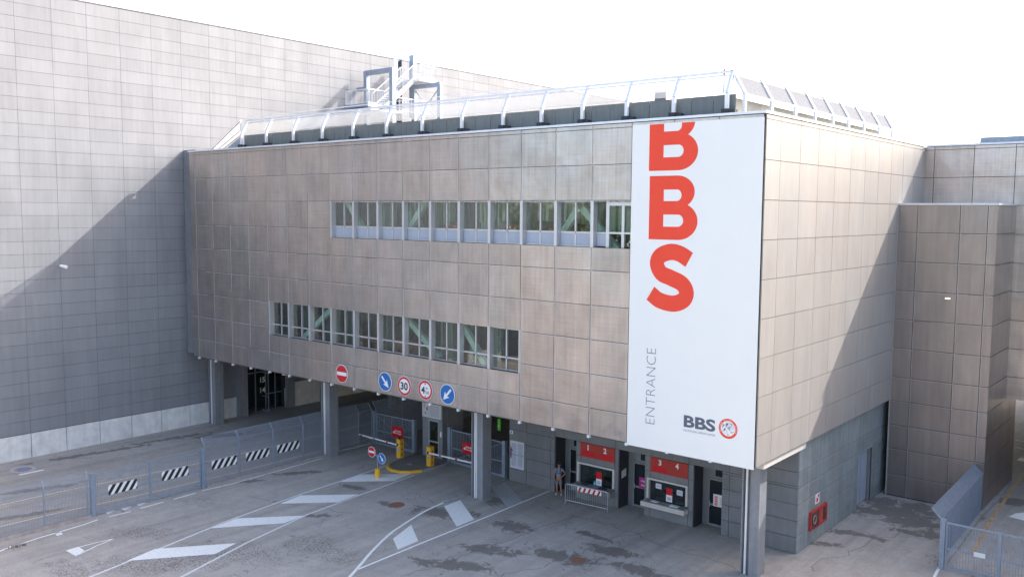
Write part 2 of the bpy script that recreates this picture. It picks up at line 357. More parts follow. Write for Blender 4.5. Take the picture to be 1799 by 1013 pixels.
M['shirt'] = mat('blue_grey_cotton', (.22,.25,.34), rough=.9, var=.08, scale=10)
M['shorts'] = mat('grey_cotton', (.20,.20,.24), rough=.9, var=.06, scale=10)
M['hair'] = mat('dark_hair', (.02,.014,.01), rough=.6, var=.2, scale=60)
M['rubber'] = mat('pale_sneaker', (.58,.58,.58), rough=.7)
M['leaf'] = mat('leaves', (.09,.20,.02), rough=.6, var=.35, scale=8)
M['leaf_dark'] = mat('dark_leaves', (.05,.075,.03), rough=.6, var=.4, scale=3)
M['bark'] = mat('bark', (.09,.07,.05), rough=.9)
M['facade_far'] = mat('rendered_facade', (.42,.37,.32), rough=.8, var=.08)

# ------------------------------------------------------------------ 2D shapes and lettering
def curve_mesh(splines):
    cu = bpy.data.curves.new('tmp', 'CURVE'); cu.dimensions = '2D'; cu.fill_mode = 'BOTH'
    for s in splines:
        sp = cu.splines.new('POLY'); sp.points.add(len(s)-1); sp.use_cyclic_u = True
        for i, (a, b) in enumerate(s): sp.points[i].co = (a,b,0,1)
    return _tomesh(cu)
def _tomesh(cu):
    o = bpy.data.objects.new('tmp', cu); COL.objects.link(o)
    dg = bpy.context.evaluated_depsgraph_get(); ev = o.evaluated_get(dg); me = ev.to_mesh()
    vs = [(v.co.x, v.co.y) for v in me.vertices]; fs = [tuple(p.vertices) for p in me.polygons]
    ev.to_mesh_clear(); bpy.data.objects.remove(o); bpy.data.curves.remove(cu)
    return vs, fs
def text_mesh(s, bold=0.):
    cu = bpy.data.curves.new('tmp', 'FONT'); cu.body = s; cu.size = 1; cu.offset = bold; cu.resolution_u = 4
    return _tomesh(cu)
def place(name, vf, m, parent, O, U, V, w=None, h=None, thick=.004):
    """put 2D faces on a plane: O lower-left corner, U/V unit directions; scaled to w/h"""
    vs, fs = vf; x0 = min(a for a,_ in vs); x1 = max(a for a,_ in vs); y0 = min(b for _,b in vs); y1 = max(b for _,b in vs)
    sx = w/(x1-x0) if w else None; sy = h/(y1-y0) if h else None
    sx = sx or sy; sy = sy or sx
    O = Vector(O); U = Vector(U); V = Vector(V); N = U.cross(V).normalized()*thick
    k = MB(); k.add([O+U*((a-x0)*sx)+V*((b-y0)*sy)+N for a,b in vs], fs)
    return k.build(name, m, parent)
def disc(c, r, n, U, V, N):
    c = Vector(c); return [c+Vector(U)*math.cos(2*math.pi*i/n)*r+Vector(V)*math.sin(2*math.pi*i/n)*r for i in range(n)]
UX = Vector((1,0,0)); UY = Vector((0,1,0)); UZ = Vector((0,0,1))
def arc(cx, cy, rx, ry, a0, a1, n=18): return [(cx+rx*math.cos(R(a0+(a1-a0)*i/n)), cy+ry*math.sin(R(a0+(a1-a0)*i/n))) for i in range(n+1)]
def letter_B():
    lo = arc(.47,.29,.31,.29,-90,62); hi = arc(.45,.745,.275,.255,-52,90)
    outer = [(0,0)]+lo+hi+[(0,1)]
    h1 = [(.235,.205)]+arc(.47,.30,.085,.095,-90,90)+[(.235,.395)]
    h2 = [(.235,.605)]+arc(.445,.695,.075,.09,-90,90)+[(.235,.785)]
    return curve_mesh([outer, h1, h2])
def ribbon(pts, wd, per=10):
    P = [Vector((a,b)) for a,b in pts]; Q = []
    E = [P[0]*2-P[1]]+P+[P[-1]*2-P[-2]]
    for i in range(1, len(E)-2):
        for t in [j/per for j in range(per)]:
            a,b,c,d = E[i-1:i+3]
            Q.append(.5*((2*b)+(c-a)*t+(2*a-5*b+4*c-d)*t*t+(3*b-a-3*c+d)*t**3))
    Q.append(P[-1]); Lf = []; Rt = []
    for i, q in enumerate(Q):
        t = (Q[min(i+1,len(Q)-1)]-Q[max(i-1,0)]).normalized(); nn = Vector((-t.y,t.x))
        Lf.append(q+nn*wd/2); Rt.append(q-nn*wd/2)
    vs = [(a.x,a.y) for a in Lf+Rt]; n = len(Q)
    return vs, [(i,i+1,n+i+1,n+i) for i in range(n-1)]
S_PTS = [(363,868),(455,940),(590,972),(690,935),(718,858),(672,775),(560,716),(470,672),(427,578),(462,500),(560,463),(655,482),(746,541)]
def letter_S():
    s = 5.622; q = [FY(1080+a/s, 360+b/s, 0) for a,b in S_PTS]
    return ribbon([(v.x, v.z) for v in q], .0+127/s*.0296)

# ------------------------------------------------------------------ ground
gm = MB(); gm.sheet([(-400,-300,0),(300,-300,0),(300,600,0),(-400,600,0)])
struct(gm.build('ground', M['asphalt']))

# ------------------------------------------------------------------ main building
TOP, BOT, Z0, RH = 19.04, 5.22, 18.74, 1.536
rows = [TOP-.12]+[Z0-RH*k for k in range(9)]+[BOT]
XL = -42.18
bld = thing('entrance_building', 'raised entrance building clad in bronze perforated metal with two window bands', 'building', (-20.3,10,0))

def panels(k, axis, pos, us, zs, gap=.03, thick=.05, holes=(), tilt=.0055, out=-1):
    """one box per sheet; axis 'x': sheets stand in the plane y=pos, 'y': in the plane x=pos; each very slightly out of true"""
    for i in range(len(us)-1):
        for j in range(len(zs)-1):
            a, b = sorted((us[i], us[i+1])); c, d = sorted((zs[j], zs[j+1])); mu = (a+b)/2; mz = (c+d)/2
            cut = [(a,b,c,d)]
            for (h0,h1,h2,h3) in holes:
                if h0 < mu < h1 and c < h3 and d > h2:
                    cut = []
                    if d > h3+.02: cut.append((a,b,h3,d))
                    if c < h2-.02: cut.append((a,b,c,h2))
            for (a2,b2,c2,d2) in cut:
                g = gap/2; a3,b3,c3,d3 = a2+g,b2-g,c2+g,d2-g
                t1, t2 = random.uniform(-tilt,tilt), random.uniform(-tilt,tilt)
                pts = []
                for (u,z) in ((a3,c3),(b3,c3),(b3,d3),(a3,d3)):
                    e = t1*(u-mu)+t2*(z-mz); pts.append((u,z,e))
                if axis == 'x': fr = [(u,pos+out*thick+e,z) for u,z,e in pts]; bk = [(u,pos,z) for u,z,e in pts]
                else: fr = [(pos-out*thick+e,u,z) for u,z,e in pts]; bk = [(pos,u,z) for u,z,e in pts]
                k.add(fr+bk, [(0,1,2,3),(7,6,5,4),(0,4,5,1),(1,5,6,2),(2,6,7,3),(3,7,4,0)])

seams = [-5.88-2*k for k in range(18)]
fx = sorted([-40.55]+seams+[-3.88,-1.88,-.03])
UW = (-25.88, -5.88, 13.62, 15.66); LW = (-31.88, -11.88, 7.50, 9.57)
k = MB(); panels(k, 'x', 0.0, fx, rows, holes=[UW, LW], gap=.024); k.build('front_cladding', M['bronze'], bld)
k = MB()    # narrow rails beside the seams, standing 2 mm proud; level ones paint in light caught on sheet tops
for x in fx[1:-1]:
    segs = [(BOT, TOP-.13)]
    for h in (UW, LW):
        if h[0]+.01 < x < h[1]-.01: segs = [s for q in segs for s in ([(q[0],h[2]),(h[3],q[1])] if q[0] < h[2] < q[1] else [q])]
    for a, b in segs: k.box(x+.014, x+.05, -.054, -.049, a, b)
for z in rows[2:-1]:
    for a, b in [(-40.5,-.06)]:
        sg = [(a,b)]
        for h in (UW, LW):
            if h[2]-.0 < z < h[3]+.0: sg = [s for q in sg for s in ((q[0],h[0]),(h[1],q[1]))]
        for c, d in sg: k.box(c, d, -.0535, -.0495, z-.05, z-.022)
k.build('seam_rail', mat('seam_rail_alu', (.52,.50,.49), rough=.45, metal=.2), bld)
sy = [.02]+[1.38+2*i for i in range(11)]
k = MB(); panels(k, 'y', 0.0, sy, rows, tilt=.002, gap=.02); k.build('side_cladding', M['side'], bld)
# structure behind the sheets, with the two window bands left open
k = MB(); y0, y1 = .02, .34
k.box(-40.5,-.02,y0,y1,BOT+.02,LW[2]-.02); k.box(-40.5,-.02,y0,y1,LW[3]+.02,UW[2]-.02); k.box(-40.5,-.02,y0,y1,UW[3]+.02,TOP-.12)
k.box(-40.5,LW[0]-.02,y0,y1,LW[2]-.02,LW[3]+.02); k.box(LW[1]+.02,-.02,y0,y1,LW[2]-.02,LW[3]+.02)
k.box(-40.5,UW[0]-.02,y0,y1,UW[2]-.02,UW[3]+.02); k.box(UW[1]+.02,-.02,y0,y1,UW[2]-.02,UW[3]+.02)
k.box(-.32,-.02,y1,21.3,BOT+.02,TOP-.12); k.box(-40.5,-40.2,y1,45,BOT+.02,TOP-.12); k.box(-40.2,-.32,44.7,45,BOT+.02,TOP-.12)
k.build('wall', M['backing'], bld)
k = MB(); k.box(XL+.06,-40.56,.45,44.8,BOT+.02,TOP+.12); k.build('shadow_filler', mat('shade_toned_filler', (.19,.20,.225), rough=.6), bld)  # added filler to close the shadow gap; colour copies the shaded hall wall
k = MB(); k.box(-40.2,-.34,.36,44.6,18.55,18.8); k.build('roof', M['roof'], bld)
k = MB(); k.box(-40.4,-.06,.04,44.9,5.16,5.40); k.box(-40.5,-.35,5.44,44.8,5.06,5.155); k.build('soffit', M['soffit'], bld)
k = MB()
for z0, z1 in ((7.15,7.4),(9.75,10.0),(13.2,13.5),(15.9,16.1)): k.box(-40.1,-.4,.36,9.0,z0,z1)
k.box(-40.1,-.4,9.0,9.2,7.4,16.0)
for x in (-36,-30,-24,-18,-12,-6): 
    k.box(x-.2,x+.2,4.2,4.6,5.5,18.5)
k.build('interior', M['room'], bld)
k = MB(); k.box(-40.0,-.5,.38,8.9,7.404,7.45); k.box(-31.6,-12.2,2.2,2.3,7.45,7.85); k.build('interior_floor', M['room_floor'], bld)
k = MB()
for x0, x1, z0, z1 in ((-29.2,-26.2,7.5,9.7),(-20.6,-17.8,9.7,7.5),(-16.4,-14.6,9.7,7.5)): k.bar((x0,.62,z0),(x1,.62,z1),.30,.24,(0,1,0))
for x in (-26.6,-14.2): k.bar((x,.75,7.4),(x,.75,9.7),.3,.3)
for x0, x1, z0, z1 in ((-25.3,-23.2,15.9,13.5),(-20.6,-18.6,13.5,15.9),(-9.4,-6.9,15.9,13.5),(-8.6,-9.9,15.9,14.2)): k.bar((x0,.62,z0),(x1,.62,z1),.30,.24,(0,1,0))
k.each('brace', M['green'], bld)
k = MB()
for x in (-22.4,-19.4,-16.3,-13.3,-12.1): k.bar((x,.95,13.5),(x,.95,15.9),.22,.22)
for x in (-12.6,): k.bar((x,.95,7.4),(x,.95,9.7),.22,.22)
k.each('interior_column', M['darkgreen'], bld)
rnd = random.Random(11)
k = MB()
for i in range(46):
    x = rnd.uniform(-16.5,-6.2); w_ = rnd.uniform(.05,.22); zt = rnd.choice((14.6,14.7,14.2)); k.box(x,x+w_,.9+rnd.random()*.6,1.6,zt,15.85)
for i in range(12):
    x = rnd.uniform(-25.5,-16.5); w_ = rnd.uniform(.04,.12); k.box(x,x+w_,.8,1.2,13.6,15.85)
k.each('blind', mat('pale_green_blind', (.50,.56,.42), rough=.8, var=.1), bld)
k = MB()
for i in range(16):
    x = rnd.uniform(-31.5,-12.2); w_ = rnd.uniform(.05,.22); k.box(x,x+w_,.9,1.3,7.46,9.7)
k.each('blind', mat('grey_green_blind', (.16,.20,.19), rough=.8, var=.1), bld)
k = MB()  # orange boxes standing in for orange things mirrored in the glass
for i in range(16):
    x = rnd.choice((-17.8,-16.9,-12.9,-12.3,-11.,-9.2,-7.9))+rnd.uniform(-.4,.4); k.box(x,x+rnd.uniform(.1,.4),.7,1.0,14.25,14.25+rnd.uniform(.1,.35))
k.each('orange_reflection', mat('reflected_orange', (.72,.15,.03), rough=.6), bld)
k = MB()
k.box(-40.62,.08,-.10,.30,TOP-.1,TOP); k.box(-.30,.08,.30,21.3,TOP-.1,TOP)
k.build('coping', M['coping'], bld)
k = MB()
for x in fx[1:-1]: k.box(x-.06,x+.06,-.10,.06,BOT-.13,BOT-.01)
k.each('bracket', M['alu_white'], bld)
k = MB(); k.box(-.34,-.04,.95,5.36,4.92,5.155); k.build('edge_beam', M['cream'], bld)

def window(x0, x1, band, lower):
    zb, zt = band[2], band[3]; k = MB()
    first = abs(x0-band[0]) < .1
    k.box(x0+(.03 if first else -.07), x0+(.15 if first else .09), -.045, .30, zb, zt)      # fin
    if abs(x1-band[1]) < .1: k.box(x1-.10, x1-.02, -.04, .30, zb, zt)
    xm = x0+.95; zr = zb+.63
    k.box(xm-.035, xm+.035, .20, .30, zb, zt); k.box(x0+.09, x1-.09, .20, .296, zr-.035, zr+.035)
    k.box(x0+.09, x1-.09, .20, .294, zt-.06, zt-.005); k.box(x0+.09, x1-.09, .19, .298, zb+.002, zb+.05)
    o = k.build('window', M['alu'], bld)
    g = MB(); g.box(x0+.1, x1-.08, .245, .255, (zb+.04 if lower else zr), zt-.03); g.build('pane', M['glass'] if lower else M['glass_upper'], o)
    if not lower:
        g = MB(); g.box(x0+.1, x1-.08, .23, .27, zb+.04, zr-.034); g.build('spandrel_panel', M['spandrel'], o)
for i in range(10):
    if i < 9: window(UW[0]+2*i, UW[0]+2*i+2, UW, False)
    window(LW[0]+2*i, LW[0]+2*i+2, LW, True)
# last upper bay holds a glazed door
k = MB(); x0 = UW[1]-2
k.box(x0-.07,x0+.09,-.045,.30,UW[2],UW[3]); k.box(x0+.62,x0+.78,.16,.30,UW[2],UW[3]); k.box(x0+1.42,x0+1.56,.16,.30,UW[2],UW[3]); k.box(x0+1.9,x0+1.97,.16,.30,UW[2],UW[3])
k.box(x0+.78,x0+1.9,.162,.298,UW[3]-.22,UW[3]-.06); k.box(x0+.78,x0+1.9,.164,.297,UW[2]+.6,UW[2]+.68); k.box(x0+.09,x0+.62,.2,.29,UW[2]+.6,UW[2]+.66)
o = k.build('window', M['alu'], bld, label='window bay with a glazed door')
g = MB(); g.box(x0+.1,x0+.6,.245,.255,UW[2]+.63,UW[3]-.03); g.box(x0+.79,x0+1.41,.245,.255,UW[2]+.03,UW[3]-.2); g.box(x0+1.57,x0+1.89,.245,.255,UW[2]+.03,UW[3]-.2); g.build('pane', M['glass'], o)
g = MB(); g.box(x0+.1,x0+.6,.23,.27,UW[2]+.04,UW[2]+.595); g.build('spandrel_panel', M['spandrel'], o)

# columns under the building, each with its rain pipes
for i, cx in enumerate((-.90,-16.2,-28.75,-41.35)):
    k = MB(); yb = 1.75
    k.box(cx-.04,cx+.36,yb+.04,yb+.72,0,BOT-.06)                      # box section
    k.box(cx-.40,cx-.36,yb,yb+.5,0,BOT-.06); k.box(cx-.36,cx-.045,yb+.24,yb+.29,0,BOT-.06)
    o = k.build('column', M['column'], bld)
    p = MB()
    p.tube((cx-.25,yb+.13,.02),(cx-.25,yb+.13,BOT-.1),.055,10)
    if i in (1,2): p.tube((cx-.11,yb+.13,.02),(cx-.11,yb+.13,BOT-.1),.055,10)
    p.path([(cx-.25,yb+.13,BOT-.12),(cx-2.0 if i else cx-.5,-.02+.1,BOT-.1)],.05,8)
    p.build('drain_pipe', M['alu_white'], o)

# ---- ground floor of the building: ticket office
BX = [-17.04,-15.78,-14.10,-13.82]
rowsb = [0.02,.76,1.5,2.25,2.98,3.72,5.04]
holes = [(-13.82,-12.42,0,3.08),(-9.75,-8.20,0,3.08),(-5.48,-4.0,0,3.08)]
k = MB()
panels(k,'x',5.46,[-17.04,-15.78,-14.10,-13.82],rowsb,gap=.022)
top = [3.09,3.72,5.04]
panels(k,'x',5.46,[-13.82,-12.13,-9.98,-7.86,-5.75,-3.62,-.36],top,gap=.022)
for a, b, c in ((-12.42,-12.13,None),(-9.98,-9.75,None),(-8.20,-7.86,None),(-5.75,-5.48,None)):
    panels(k,'x',5.46,[a,b],[.02,.76,1.5,2.34,3.09],gap=.022)
panels(k,'x',5.46,[-4.0,-3.62],[.02,.76,1.5,2.25,2.98],gap=.022); k.box(-4.0,-3.62,5.41,5.46,2.99,3.08)
panels(k,'x',5.46,[-3.62,-.36],[.02,.76,1.5,2.25,2.98,3.09],gap=.022)
for a, b in ((-12.13,-9.98),(-7.86,-5.75)):
    panels(k,'x',5.46,[a,b],[.02,.72],gap=.022); panels(k,'x',5.46,[a,b],[2.02,2.34,3.09],gap=.022)
k.build('front_wall_panel', M['booth'], bld)
k = MB(); panels(k,'y',-.37,[5.42,6.85,8.9,11.0,13.3],rowsb,gap=.022,tilt=.002); panels(k,'y',-.37,[13.3,15.5],[2.86,3.72,5.04],gap=.022)
panels(k,'y',-.37,[15.5,17.3,19.3,21.3],rowsb,gap=.022,tilt=.002)
k.build('side_wall_panel', M['booth_side'], bld)
k = MB()  # pale strips paint in the light caught on panel top edges
for z in rowsb[1:-1]:
    for a, b in ([(5.44,13.28),(15.52,16.88)] if z < 2.86 else [(5.44,16.88)]): k.box(-.322,-.314,a,b,z-.035,z-.012)
k.each('panel_edge_glint', mat('edge_glint', (.40,.42,.43), rough=.5), bld)
k = MB()    # solid walls behind, recesses left open
for a, b in ((-17.0,-13.84),(-12.4,-9.77),(-8.18,-5.50),(-3.98,-.38)):
    if a in (-12.4,-8.18):
        k.box(a,b,5.47,6.9,0,.7); k.box(a,b,5.47,6.9,2.04,5.04); k.box(a,a+.25,5.47,6.9,.7,2.04); k.box(b-.22,b,5.47,6.9,.7,2.04); k.box(a,b,8.3,8.5,0,5.0)
    else: k.box(a,b,5.47,6.9,0,5.04)
k.box(-13.84,-.38,5.47,6.9,3.1,5.04); k.box(-17.0,-.38,6.9,7.0,3.1,5.04)
k.box(-17.04,-16.9,6.9,21.3,0,5.04); k.box(-.52,-.38,6.9,13.4,0,5.04); k.box(-.52,-.38,15.4,21.3,0,5.04); k.box(-.52,-.38,13.4,15.4,2.9,5.04)
k.box(-.9,-.6,13.2,15.6,0,2.9); k.box(-.6,-.38,13.30,13.42,0,2.88); k.box(-.6,-.38,15.38,15.5,0,2.88)
k.build('ticket_office_wall', M['booth'], bld)
for x0, x1 in ((-13.82,-12.42),(-9.75,-8.20),(-5.48,-4.0)):
    k = MB(); y = 6.32                                                # recess back: frame, vent and door
    k.box(x0,x1,y,y+.08,0,3.08)
    q = MB(); q.box(x0+.001,x0+.03,5.475,y,0.0,3.08); q.build('recess_side', M['dark'], bld)
    o = k.build('door', M['booth'], bld)
    f = MB(); a, b = x0+.34, x1-.10
    f.box(a,a+.08,y-.05,y-.003,.02,2.36); f.box(b-.08,b,y-.05,y-.003,.02,2.36); f.box(a+.08,b-.08,y-.048,y-.003,2.28,2.36); f.box(a+.08,b-.08,y-.048,y-.003,.02,.12); f.box(a+.08,b-.08,y-.046,y-.003,1.02,1.12)
    f.build('door_frame', M['column'], o)
    f = MB(); f.box(a+.08,b-.08,y-.03,y-.004,.12,1.02); f.box(a+.08,b-.08,y-.03,y-.004,1.12,2.28); f.box(x1-.78,x1-.12,y-.03,y-.002,2.5,2.85)
    f.build('glass', mat('dark_glazing', (.015,.02,.024), rough=.08), o)
    f = MB(); f.tube((a+.12,y-.09,.95),(a+.12,y-.09,1.25),.014,6); f.build('handle', M['alu'], o)
for i, (x0, x1) in enumerate(((-12.30,-9.97),(-8.04,-5.76))):
    k = MB(); za, zb = .98, 2.02
    k.box(x0,x0+.11,5.34,5.56,za,zb); k.box(x1-.11,x1,5.34,5.56,za,zb); k.box(x0+.11,x1-.11,5.342,5.56,zb-.10,zb-.002)
    o = k.build('ticket_window', M['cream'], bld)
    g = MB(); g.box(x0+.11,x1-.11,5.47,5.49,za-.1,zb-.1); g.build('pane', M['glass_booth'], o)
    g = MB(); g.box(x0-.14,x1+.03,4.98,5.44,.62,.86) if i == 0 else g.box(x0-.12,x1+.03,4.98,5.44,.64,.86)
    g.build('counter', M['counter'] if i == 0 else M['cream'], o)
    g = MB(); g.box(x0+.05,x1-.05,5.0,6.4,.862,.90); g.build('desk_top', M['counter'], o)
    g = MB(); g.box(x0+.35,x0+.75,5.16,5.36,.90,.93); g.box(x1-.85,x1-.4,5.10,5.34,.90,.935); g.build('pay_tray', M['alu_white'] if i else M['dark'], o)
    g = MB(); g.box(x0+.45,x0+1.0,6.2,6.26,1.15,1.6); g.box(x0+.2,x0+.32,6.0,6.1,.9,1.5); g.box(x1-.7,x1-.35,6.1,6.2,.95,1.5); g.build('back_office_screen', M['dark'], o)
k = MB(); k.box(-.585,-.55,13.46,15.34,0.02,2.84); o = k.build('side_door', M['door'], bld)
g = MB(); g.tube((-.50,13.62,1.0),(-.50,13.78,1.0),.02,6); g.box(-.55,-.515,13.6,13.68,.9,1.15); g.build('handle', M['black'], o)
g = MB(); g.box(-.549,-.543,14.35,14.365,.02,2.84); g.build('door_gap', M['dark'], o)

# ---- counter number boards
def numboard(x0, x1, a, b, la):
    t = thing('number_board', la, 'sign', ((x0+x1)/2,5.38,2.3), 'red number boards above the ticket windows')
    k = MB(); k.box(x0,x1,5.375,5.405,2.34,3.08); k.build('board', M['redboard'], t)
    mid = (x0+x1)/2
    place('digit', text_mesh(a,.035), M['white'], t, (x0+.47,5.372,2.73), UX, UZ, h=.28)
    place('digit', text_mesh(b,.035), M['white'], t, (x1-.68,5.372,2.73), UX, UZ, h=.28)
    k = MB(); k.box(x0+.15,x0+.95,5.366,5.372,2.39,2.66)
    if a == '1': k.box(mid+.12,mid+.92,5.366,5.372,2.39,2.66)
    k.build('red_strip', M['redbright'], t)
numboard(-12.13,-9.98,'1','2','dull red board with the white numbers 1 and 2 above the left ticket window')
numboard(-7.87,-5.79,'3','4','dull red board with the white numbers 3 and 4 above the right ticket window')

# ---- papers and posters
def sheet_thing(name, la, cat, cx, y, z0, z1, wd, m, parts=(), group=None):
    t = thing(name, la, cat, (cx,y,z0), group)
    k = MB(); k.box(cx-wd/2,cx+wd/2,y-.006,y,z0,z1); k.build('sheet', m, t)
    for (n, u0, u1, v0, v1, mm) in parts:
        k = MB(); k.box(cx+u0*wd/2,cx+u1*wd/2,y-.010,y-.0065,z0+v0*(z1-z0),z0+v1*(z1-z0)); k.build(n, mm, t)
    return t
lines = [('text_line',-.8,.75,.86-.09*i,.89-.09*i,M['inkpale']) for i in range(9)]
sheet_thing('notice_board','large white sheet of regulations on the dark wall left of the doorway','notice',-16.46,5.40,.80,2.36,1.0,M['paper'],
            [('text_column',-.8,-.1,.08,.92,M['inkpale']),('text_column',.1,.8,.08,.92,M['inkpale']),('fold_line',-1,1,.49,.505,M['dark'])])
t = sheet_thing('no_parking_sign','small white no parking sign beside the regulations sheet','sign',-17.0+.13,5.40,1.35,2.0,.22,M['white'])
k = MB(); k.prism(disc((-16.87,5.393,1.80),.095,20,UX,UZ,None),(0,-.004,0)); k.build('red_ring', M['red'], t)
k = MB(); k.prism(disc((-16.87,5.388,1.80),.07,20,UX,UZ,None),(0,-.004,0)); k.build('blue_disc', M['blue'], t)
k = MB(); k.bar((-16.93,5.382,1.86),(-16.81,5.382,1.74),.004,.02,(0,1,0)); k.build('red_slash', M['red'], t)
sheet_thing('house_number_plate','tiny white plate high on the left edge of the ticket office wall','sign',-16.88,5.40,2.72,2.92,.22,M['white'],[('mark',-.4,.4,.2,.8,M['ink'])])
sheet_thing('price_card','red and white price card on the glass of the left ticket window','card',-10.98,5.462,.94,1.66,.34,M['white'],[('red_header',-1,1,.5,1,M['redbright']),('text',-.6,.6,.1,.35,M['inkpale'])],'price cards')
sheet_thing('price_card','red and white price card on the glass of the right ticket window','card',-6.82,5.462,.98,1.66,.34,M['white'],[('red_header',-1,1,.5,1,M['redbright']),('text',-.6,.6,.1,.35,M['inkpale'])],'price cards')
sheet_thing('blue_card','little blue card beside the price card of ticket window 1','card',-11.22,5.44,.93,1.14,.12,M['cyan'],[('white_spot',-.5,.5,.2,.5,M['white'])])
sheet_thing('paper_notice','pale sheet taped on the glass left of the price card at window 3','notice',-7.42,5.462,1.52,1.78,.32,M['paper'],[('text',-.6,.6,.3,.7,M['inkpale'])])
sheet_thing('paper_notice','pale sheet taped on the glass right of the price card at window 4','notice',-6.24,5.462,1.42,1.68,.32,M['paper'],[('text',-.6,.6,.3,.7,M['inkpale'])])
t = sheet_thing('magenta_poster','magenta poster with two white lines of writing on the middle office door','poster',-8.66,6.26,1.05,1.62,.74,M['magenta'])
place('writing', text_mesh('ingressi',.01), M['white'], t, (-8.92,6.252,1.38), UX, UZ, w=.54, h=.11); place('writing', text_mesh('evento',.01), M['white'], t, (-8.9,6.252,1.17), UX, UZ, w=.50, h=.10)
sheet_thing('paper_note','small white note above the magenta poster','notice',-8.42,6.26,1.75,1.93,.22,M['white'],[('text',-.6,.4,.3,.6,M['ink'])])
t = sheet_thing('white_poster','white poster with red upright lettering on the right office door','poster',-4.45,6.26,1.02,1.62,.80,M['white'],[('text',-.1,.8,.2,.8,M['paper'])])
place('writing', text_mesh('BBS',.03), M['coral'], t, (-4.62,6.25,1.08), (0,0,1), (-1,0,0), w=.46, h=.15)
sheet_thing('paper_note','small white note above the white poster','notice',-4.25,6.26,1.70,1.90,.24,M['white'],[('text',-.6,.4,.3,.6,M['ink'])])
t = thing('door_notice','tilted white sheet taped to the dark side wall of the middle doorway','notice',(-9.70,6.1,1.6))
k = MB(); k.prism([(-9.715,5.65,1.52),(-9.715,6.08,1.60),(-9.715,6.08,2.0),(-9.715,5.65,1.92)],(.006,0,0)); k.build('sheet', M['paper'], t)

# ---- fire hose cabinet and its sign on the side wall
t = thing('fire_hose_cabinet','red wall cabinet with a hose standing low on the side wall','cabinet',(-.32,7.7,.75))
k = MB(); k.box(-.318,-.20,6.72,8.75,.72,.78); k.box(-.318,-.20,6.72,8.75,1.52,1.58); k.box(-.318,-.20,6.72,6.80,.78,1.52); k.box(-.318,-.20,8.67,8.75,.78,1.52); k.box(-.317,-.20,7.7,7.76,.78,1.52)
k.build('cabinet_frame', mat('faded_red_frame', (.40,.035,.025), rough=.55, var=.2), t)
k = MB(); k.box(-.315,-.22,6.8,7.7,.78,1.52); k.build('hose_window', mat('cabinet_window', (.10,.03,.035), rough=.2), t)
k = MB(); k.box(-.315,-.215,7.76,8.67,.78,1.52); k.build('cabinet_door', mat('faded_red_door', (.40,.06,.045), rough=.5, var=.2, streak=.2), t)
k = MB()
for q in range(6): k.box(-.214,-.208,8.25+.06*q,8.28+.06*q,.84,1.46)
k.build('louvre', M['dark'], t)
k = MB(); k.path([(-.205,7.2+.17*math.cos(a*.5),1.15+.2*math.sin(a*.5)) for a in range(14)],.025,6); k.build('hose', mat('hose_canvas', (.35,.28,.22), rough=.9), t)
t = thing('fire_sign','small white and red fire sign on the side wall above the hose cabinet','sign',(-.30,7.6,1.9))
k = MB(); k.box(-.316,-.300,7.45,7.95,1.78,2.24); k.build('plate', M['white'], t)
k = MB(); k.box(-.2985,-.295,7.56,7.78,1.84,2.04); k.box(-.2985,-.295,7.72,7.88,2.06,2.18); k.build('symbol', M['red'], t)

# ------------------------------------------------------------------ banner
ban = thing('entrance_banner','huge white banner with coral letters BBS hanging on the right end of the facade','banner',(-2.9,-.08,5.2))
k = MB(); k.box(-5.84,-.01,-.085,-.062,5.14,18.80); k.build('banner_sheet', M['banner'], ban)
yb = -.088
def bfit(px0, py0, px1, py1, clip=None):
    """a letter B standing between two points seen on the banner"""
    a = FY(px0, py0, -.09); b = FY(px1, py1, -.09); return a, b
B = letter_B()
a = FY(1139.5,420,-.09); b = FY(1140,309.5,-.09); c = FY(1225.5,385,-.09)
BH = b.z-a.z; BW = c.x-a.x
place('letter', B, M['coral'], ban, (a.x,yb,a.z), UX, UZ, w=BW, h=BH)
a2 = FY(1140,300.5,-.09)
o = place('letter', B, M['coral'], ban, (a2.x,yb,a2.z), UX, UZ, w=BW, h=BH)
bm = bmesh.new(); bm.from_mesh(o.data)
bmesh.ops.bisect_plane(bm, geom=bm.verts[:]+bm.edges[:]+bm.faces[:], plane_co=(0,0,18.78-5.2), plane_no=(0,0,1), clear_outer=True)
bm.to_mesh(o.data); bm.free()
vs, fs = letter_S(); sx0 = min(v[0] for v in vs); sz0 = min(v[1] for v in vs)
place('letter', (vs,fs), M['coral'], ban, (sx0,yb,sz0), UX, UZ, w=max(v[0] for v in vs)-sx0, h=max(v[1] for v in vs)-sz0)
a = FY(1149,745,-.09); b = FY(1150,612,-.09); lx = FY(1133.5,744,-.09)
place('writing', text_mesh('ENTRANCE',-.022), M['ink_light'], ban, (a.x+.02,yb,a.z), (0,0,1), (-1,0,0), w=b.z-a.z, h=(a.x-lx.x)*1.02)
a = FY(1201,749,-.09); b = FY(1256.5,760,-.09); c = FY(1201.5,728,-.09)
place('logo_writing', text_mesh('BBS',.035), M['ink'], ban, (a.x,yb,a.z), UX, UZ, w=b.x-a.x, h=c.z-a.z)
place('small_writing', text_mesh('MULTIPLYING OPPORTUNITIES',.0), M['ink_light'], ban, (a.x,yb,a.z-.17), UX, UZ, w=b.x-a.x, h=.075)
cc = FY(1279,752.5,-.09); r0 = .5*(FY(1296,755,-.09).x-FY(1263,750,-.09).x)
k = MB(); n = 48
ring = [cc+UX*math.cos(2*math.pi*i/n)*r0+UZ*math.sin(2*math.pi*i/n)*r0 for i in range(n)]+[cc+UX*math.cos(2*math.pi*i/n)*r0*.76+UZ*math.sin(2*math.pi*i/n)*r0*.76 for i in range(n)]
